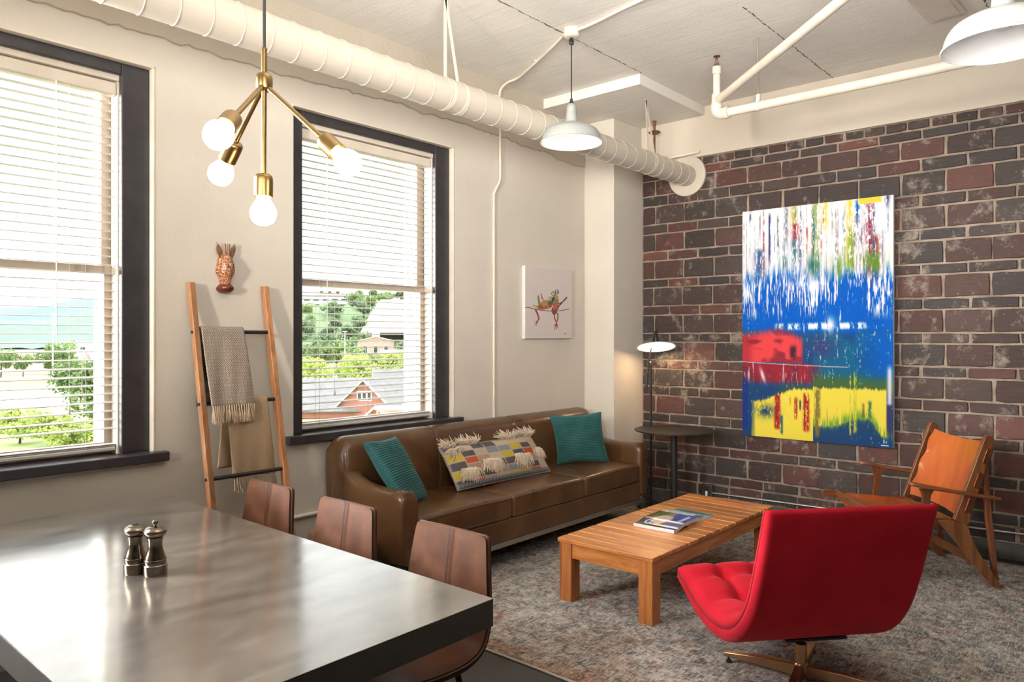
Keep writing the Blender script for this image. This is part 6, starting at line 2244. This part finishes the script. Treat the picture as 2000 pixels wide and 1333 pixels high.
def gable_house(name, label, a, D, yaw, W, L, He, Hr, wall, roof, z=GZ, wins=(), extra=None):
    p, ang = frame(a, D, yaw)
    t = thing(name, label, 'building', (p.x, p.y, z), ang)
    m = MB()
    poly = [(-W / 2, 0), (W / 2, 0), (W / 2, He), (0, Hr), (-W / 2, He)]
    m.prism(poly, 0, L, lambda x, zz, y: (x, y, zz))
    wl = m.build('wall', wall, t, local=True)
    for s in (-1, 1):
        rf = MB()
        o_ = 0.5
        sl = (Hr - He) / (W / 2)
        xe, ze = s * (W / 2 + o_), He - sl * o_
        q = [(0, Hr + 0.15), (xe, ze + 0.15), (xe, ze), (0, Hr)]
        rf.prism(q, -o_, L + o_, lambda x, zz, y: (x, y, zz))
        rf.build('roof', roof, t, local=True)
        bb = MB().prism([(0, Hr + 0.18), (xe, ze + 0.18), (xe, ze - 0.12), (0, Hr - 0.12)], -o_ - 0.12, -o_, lambda x, zz, y: (x, y, zz))
        bb.build('barge_board', M['white_wall'], t, local=True)
    for (x, zz, w_, h_) in wins:
        fm = MB().box(x - w_ / 2 - 0.15, x + w_ / 2 + 0.15, -0.06, 0.05, zz - 0.15, zz + h_ + 0.15).build('window', M['white_wall'], t, local=True)
        MB().box(x - w_ / 2, x + w_ / 2, -0.09, -0.055, zz, zz + h_).build('pane', M['far_glass'], fm, local=True)
    return t


def block(name, label, a, D, yaw, W, L, H, wall, roof, z=GZ, rows=(), cols=0, ww=1.6, wh=1.3):
    p, ang = frame(a, D, yaw)
    t = thing(name, label, 'building', (p.x, p.y, z), ang)
    MB().box(-W / 2, W / 2, 0, L, 0, H).build('wall', wall, t, local=True)
    MB().box(-W / 2 - 0.3, W / 2 + 0.3, -0.3, L + 0.3, H, H + 0.7).build('roof', roof, t, local=True)
    for r_ in rows:
        for k in range(cols):
            x = -W / 2 + W * (k + 0.5) / cols
            fm = MB().box(x - ww / 2 - 0.12, x + ww / 2 + 0.12, -0.06, 0.05, r_ - 0.12, r_ + wh + 0.12).build('window', M['white_wall'], t, local=True)
            MB().box(x - ww / 2, x + ww / 2, -0.09, -0.055, r_, r_ + wh).build('pane', M['far_glass'], fm, local=True)
    return t


block('building', 'long low peach coloured building seen in the left window', -0.60, 222, 6, 74, 26, 6.2, M['peach_wall'], M['pale_roof'], rows=(3.4,), cols=9, ww=2.6, wh=1.3)
block('building', 'white upper storey block behind the right end of the peach building', -0.555, 262, 6, 30, 14, 8.6, M['white_wall'], M['pale_roof'], rows=(6.2,), cols=5)
block('shop_building', 'low red brick shop front at the right of the peach building', -0.572, 214, 6, 16, 8, 3.4, M['red_wall'], M['pale_roof'], rows=(0.6,), cols=4, ww=2.6, wh=2.0)
W3 = ((-0.55, 4.6, 0.5, 1.5), (0.2, 4.6, 0.5, 1.9), (0.95, 4.6, 0.5, 1.5))
gable_house('brick_house', 'red brick gabled house with grey roof, nearest below the right window', -0.199, 104, -14, 9.2, 14, 1.2, 5.4, M['red_wall'], M['grey_roof'], wins=tuple((x - 0.2, 2.6, w_, 1.1) for x, z_, w_, h_ in W3))
gable_house('brick_house', 'long grey roofed wing at the left of the red gabled house', -0.285, 110, -84, 13, 10.5, 1.2, 5.2, M['red_wall'], M['grey_roof'])
gable_house('brick_house', 'grey roofed house behind the red gabled house, at its right', -0.183, 122, -84, 13, 9, 1.6, 6.0, M['red_wall'], M['grey_roof'])
gable_house('porch', 'small red gabled entrance porch in front of the grey roofs', -0.183, 93, -6, 4.2, 6, 0.9, 2.7, M['red_wall'], M['grey_roof'], wins=((0, 0.4, 1.6, 1.0),))
gable_house('brick_house', 'red brick gable at the right edge of the right window view', -0.122, 98, -40, 8, 14, 1.6, 4.6, M['red_wall'], M['grey_roof'])
M['sandy'] = simple('sandy_timber', (0.55, 0.36, 0.16), (0.48, 0.30, 0.13), 0.8, scale=2)
pv = thing('pavilion', 'sandy timber framed shelter in front of the houses in the right window', 'structure', out(-0.146, 90))
pv.rotation_euler = (0, 0, math.atan2(RT.y, RT.x))
for x in (-3.2, -1.6, 0, 1.6, 3.2):
    MB().box(x - 0.12, x + 0.12, -0.12, 0.12, 0, 2.6).build('post', M['sandy'], pv, local=True)
MB().box(-3.5, 3.5, -0.3, 2.2, 2.6, 2.9).build('roof', M['pale_roof'], pv, local=True)
MB().box(-3.2, 3.2, -0.05, 0.05, 0.8, 1.0).build('rail', M['sandy'], pv, local=True)
MB().box(-3.2, 3.2, 1.9, 2.1, 0.0, 2.6).build('back_panel', M['peach_wall'], pv, local=True)

# church with steeple
cht = gable_house('church', 'faded brick church with a white steeple beyond the lime trees', -0.184, 290, 10, 14, 20, 9.6, 11.2, M['pink_wall'], M['pale_roof'], wins=((-4, 4.5, 1.4, 3.2), (0, 4.5, 1.4, 3.2), (4, 4.5, 1.4, 3.2)))
MB().box(-1.6, 1.6, 6, 9.2, 10.5, 14.5).build('tower', M['white_wall'], cht, local=True)
MB().lathe([(1.4, 14.0), (1.5, 15.0), (0.9, 15.8), (0.4, 17), (0.1, 23)], (0, 7.6, 0), 10).build('steeple', M['white_wall'], cht, local=True)
block('brick_building', 'low faded brick building with white porch right of the church', -0.128, 270, 10, 26, 14, 5.5, M['pink_wall'], M['pale_roof'], rows=(2.0,), cols=6)
block('hilltop_building', 'long white building with flat roofs on top of the wooded hill', -0.258, 470, 8, 46, 18, 5, M['white_wall'], M['grey_roof'], z=GZ + 31.5, rows=(2.2,), cols=8, ww=3.6, wh=1.4)
block('hilltop_building', 'taller peach block rising above the white hilltop building', -0.246, 500, 8, 16, 14, 14, M['peach_wall'], M['pale_roof'], z=GZ + 33, rows=(3, 7, 11), cols=3, ww=2, wh=1.6)
for (nm, lab, aa, D, hh, arm) in (('light_pole', 'white lamp post standing left in the left window view', -0.620, 150, 16, 0), ('light_pole', 'white lamp post in the right window view, left of the church', -0.2255, 180, 12.5, 0)):
    p = out(aa, D)
    lp = thing(nm, lab, 'lamp post', p)
    MB().tube([p, p + V((0, 0, hh))], [0.16, 0.11], 8).build('pole', M['pole'], lp, smooth=True)
    MB().box(p.x - 0.5, p.x + 0.5, p.y - 0.2, p.y + 0.2, p.z + hh, p.z + hh + 0.2).build('lamp_head', M['pole'], lp)
p = out(-0.607, 188)
vt = thing('van', 'white van parked before the low building in the left window view', 'van', p, math.atan2(RT.y, RT.x))
MB().prism(rounded_poly([(-2.4, 0.35), (2.4, 0.35), (2.4, 1.1), (1.7, 1.25), (1.2, 2.1), (-2.4, 2.1)], 0.15), -0.9, 0.9, lambda x, zz, y: (x, y, zz)).build('body', M['white_wall'], vt, local=True)
MB().prism([(0.4, 1.3), (1.55, 1.3), (1.15, 1.95), (0.4, 1.95)], -0.93, -0.89, lambda x, zz, y: (x, y, zz)).build('side_window', M['far_glass'], vt, local=True)
for x in (-1.5, 1.5):
    MB().lathe([(0.01, -0.12), (0.34, -0.1), (0.34, 0.1), (0.01, 0.12)], (x, -0.85, 0.36), 14, M=Matrix.Rotation(PI / 2, 3, 'X')).build('wheel', M['black_metal'], vt, local=True)
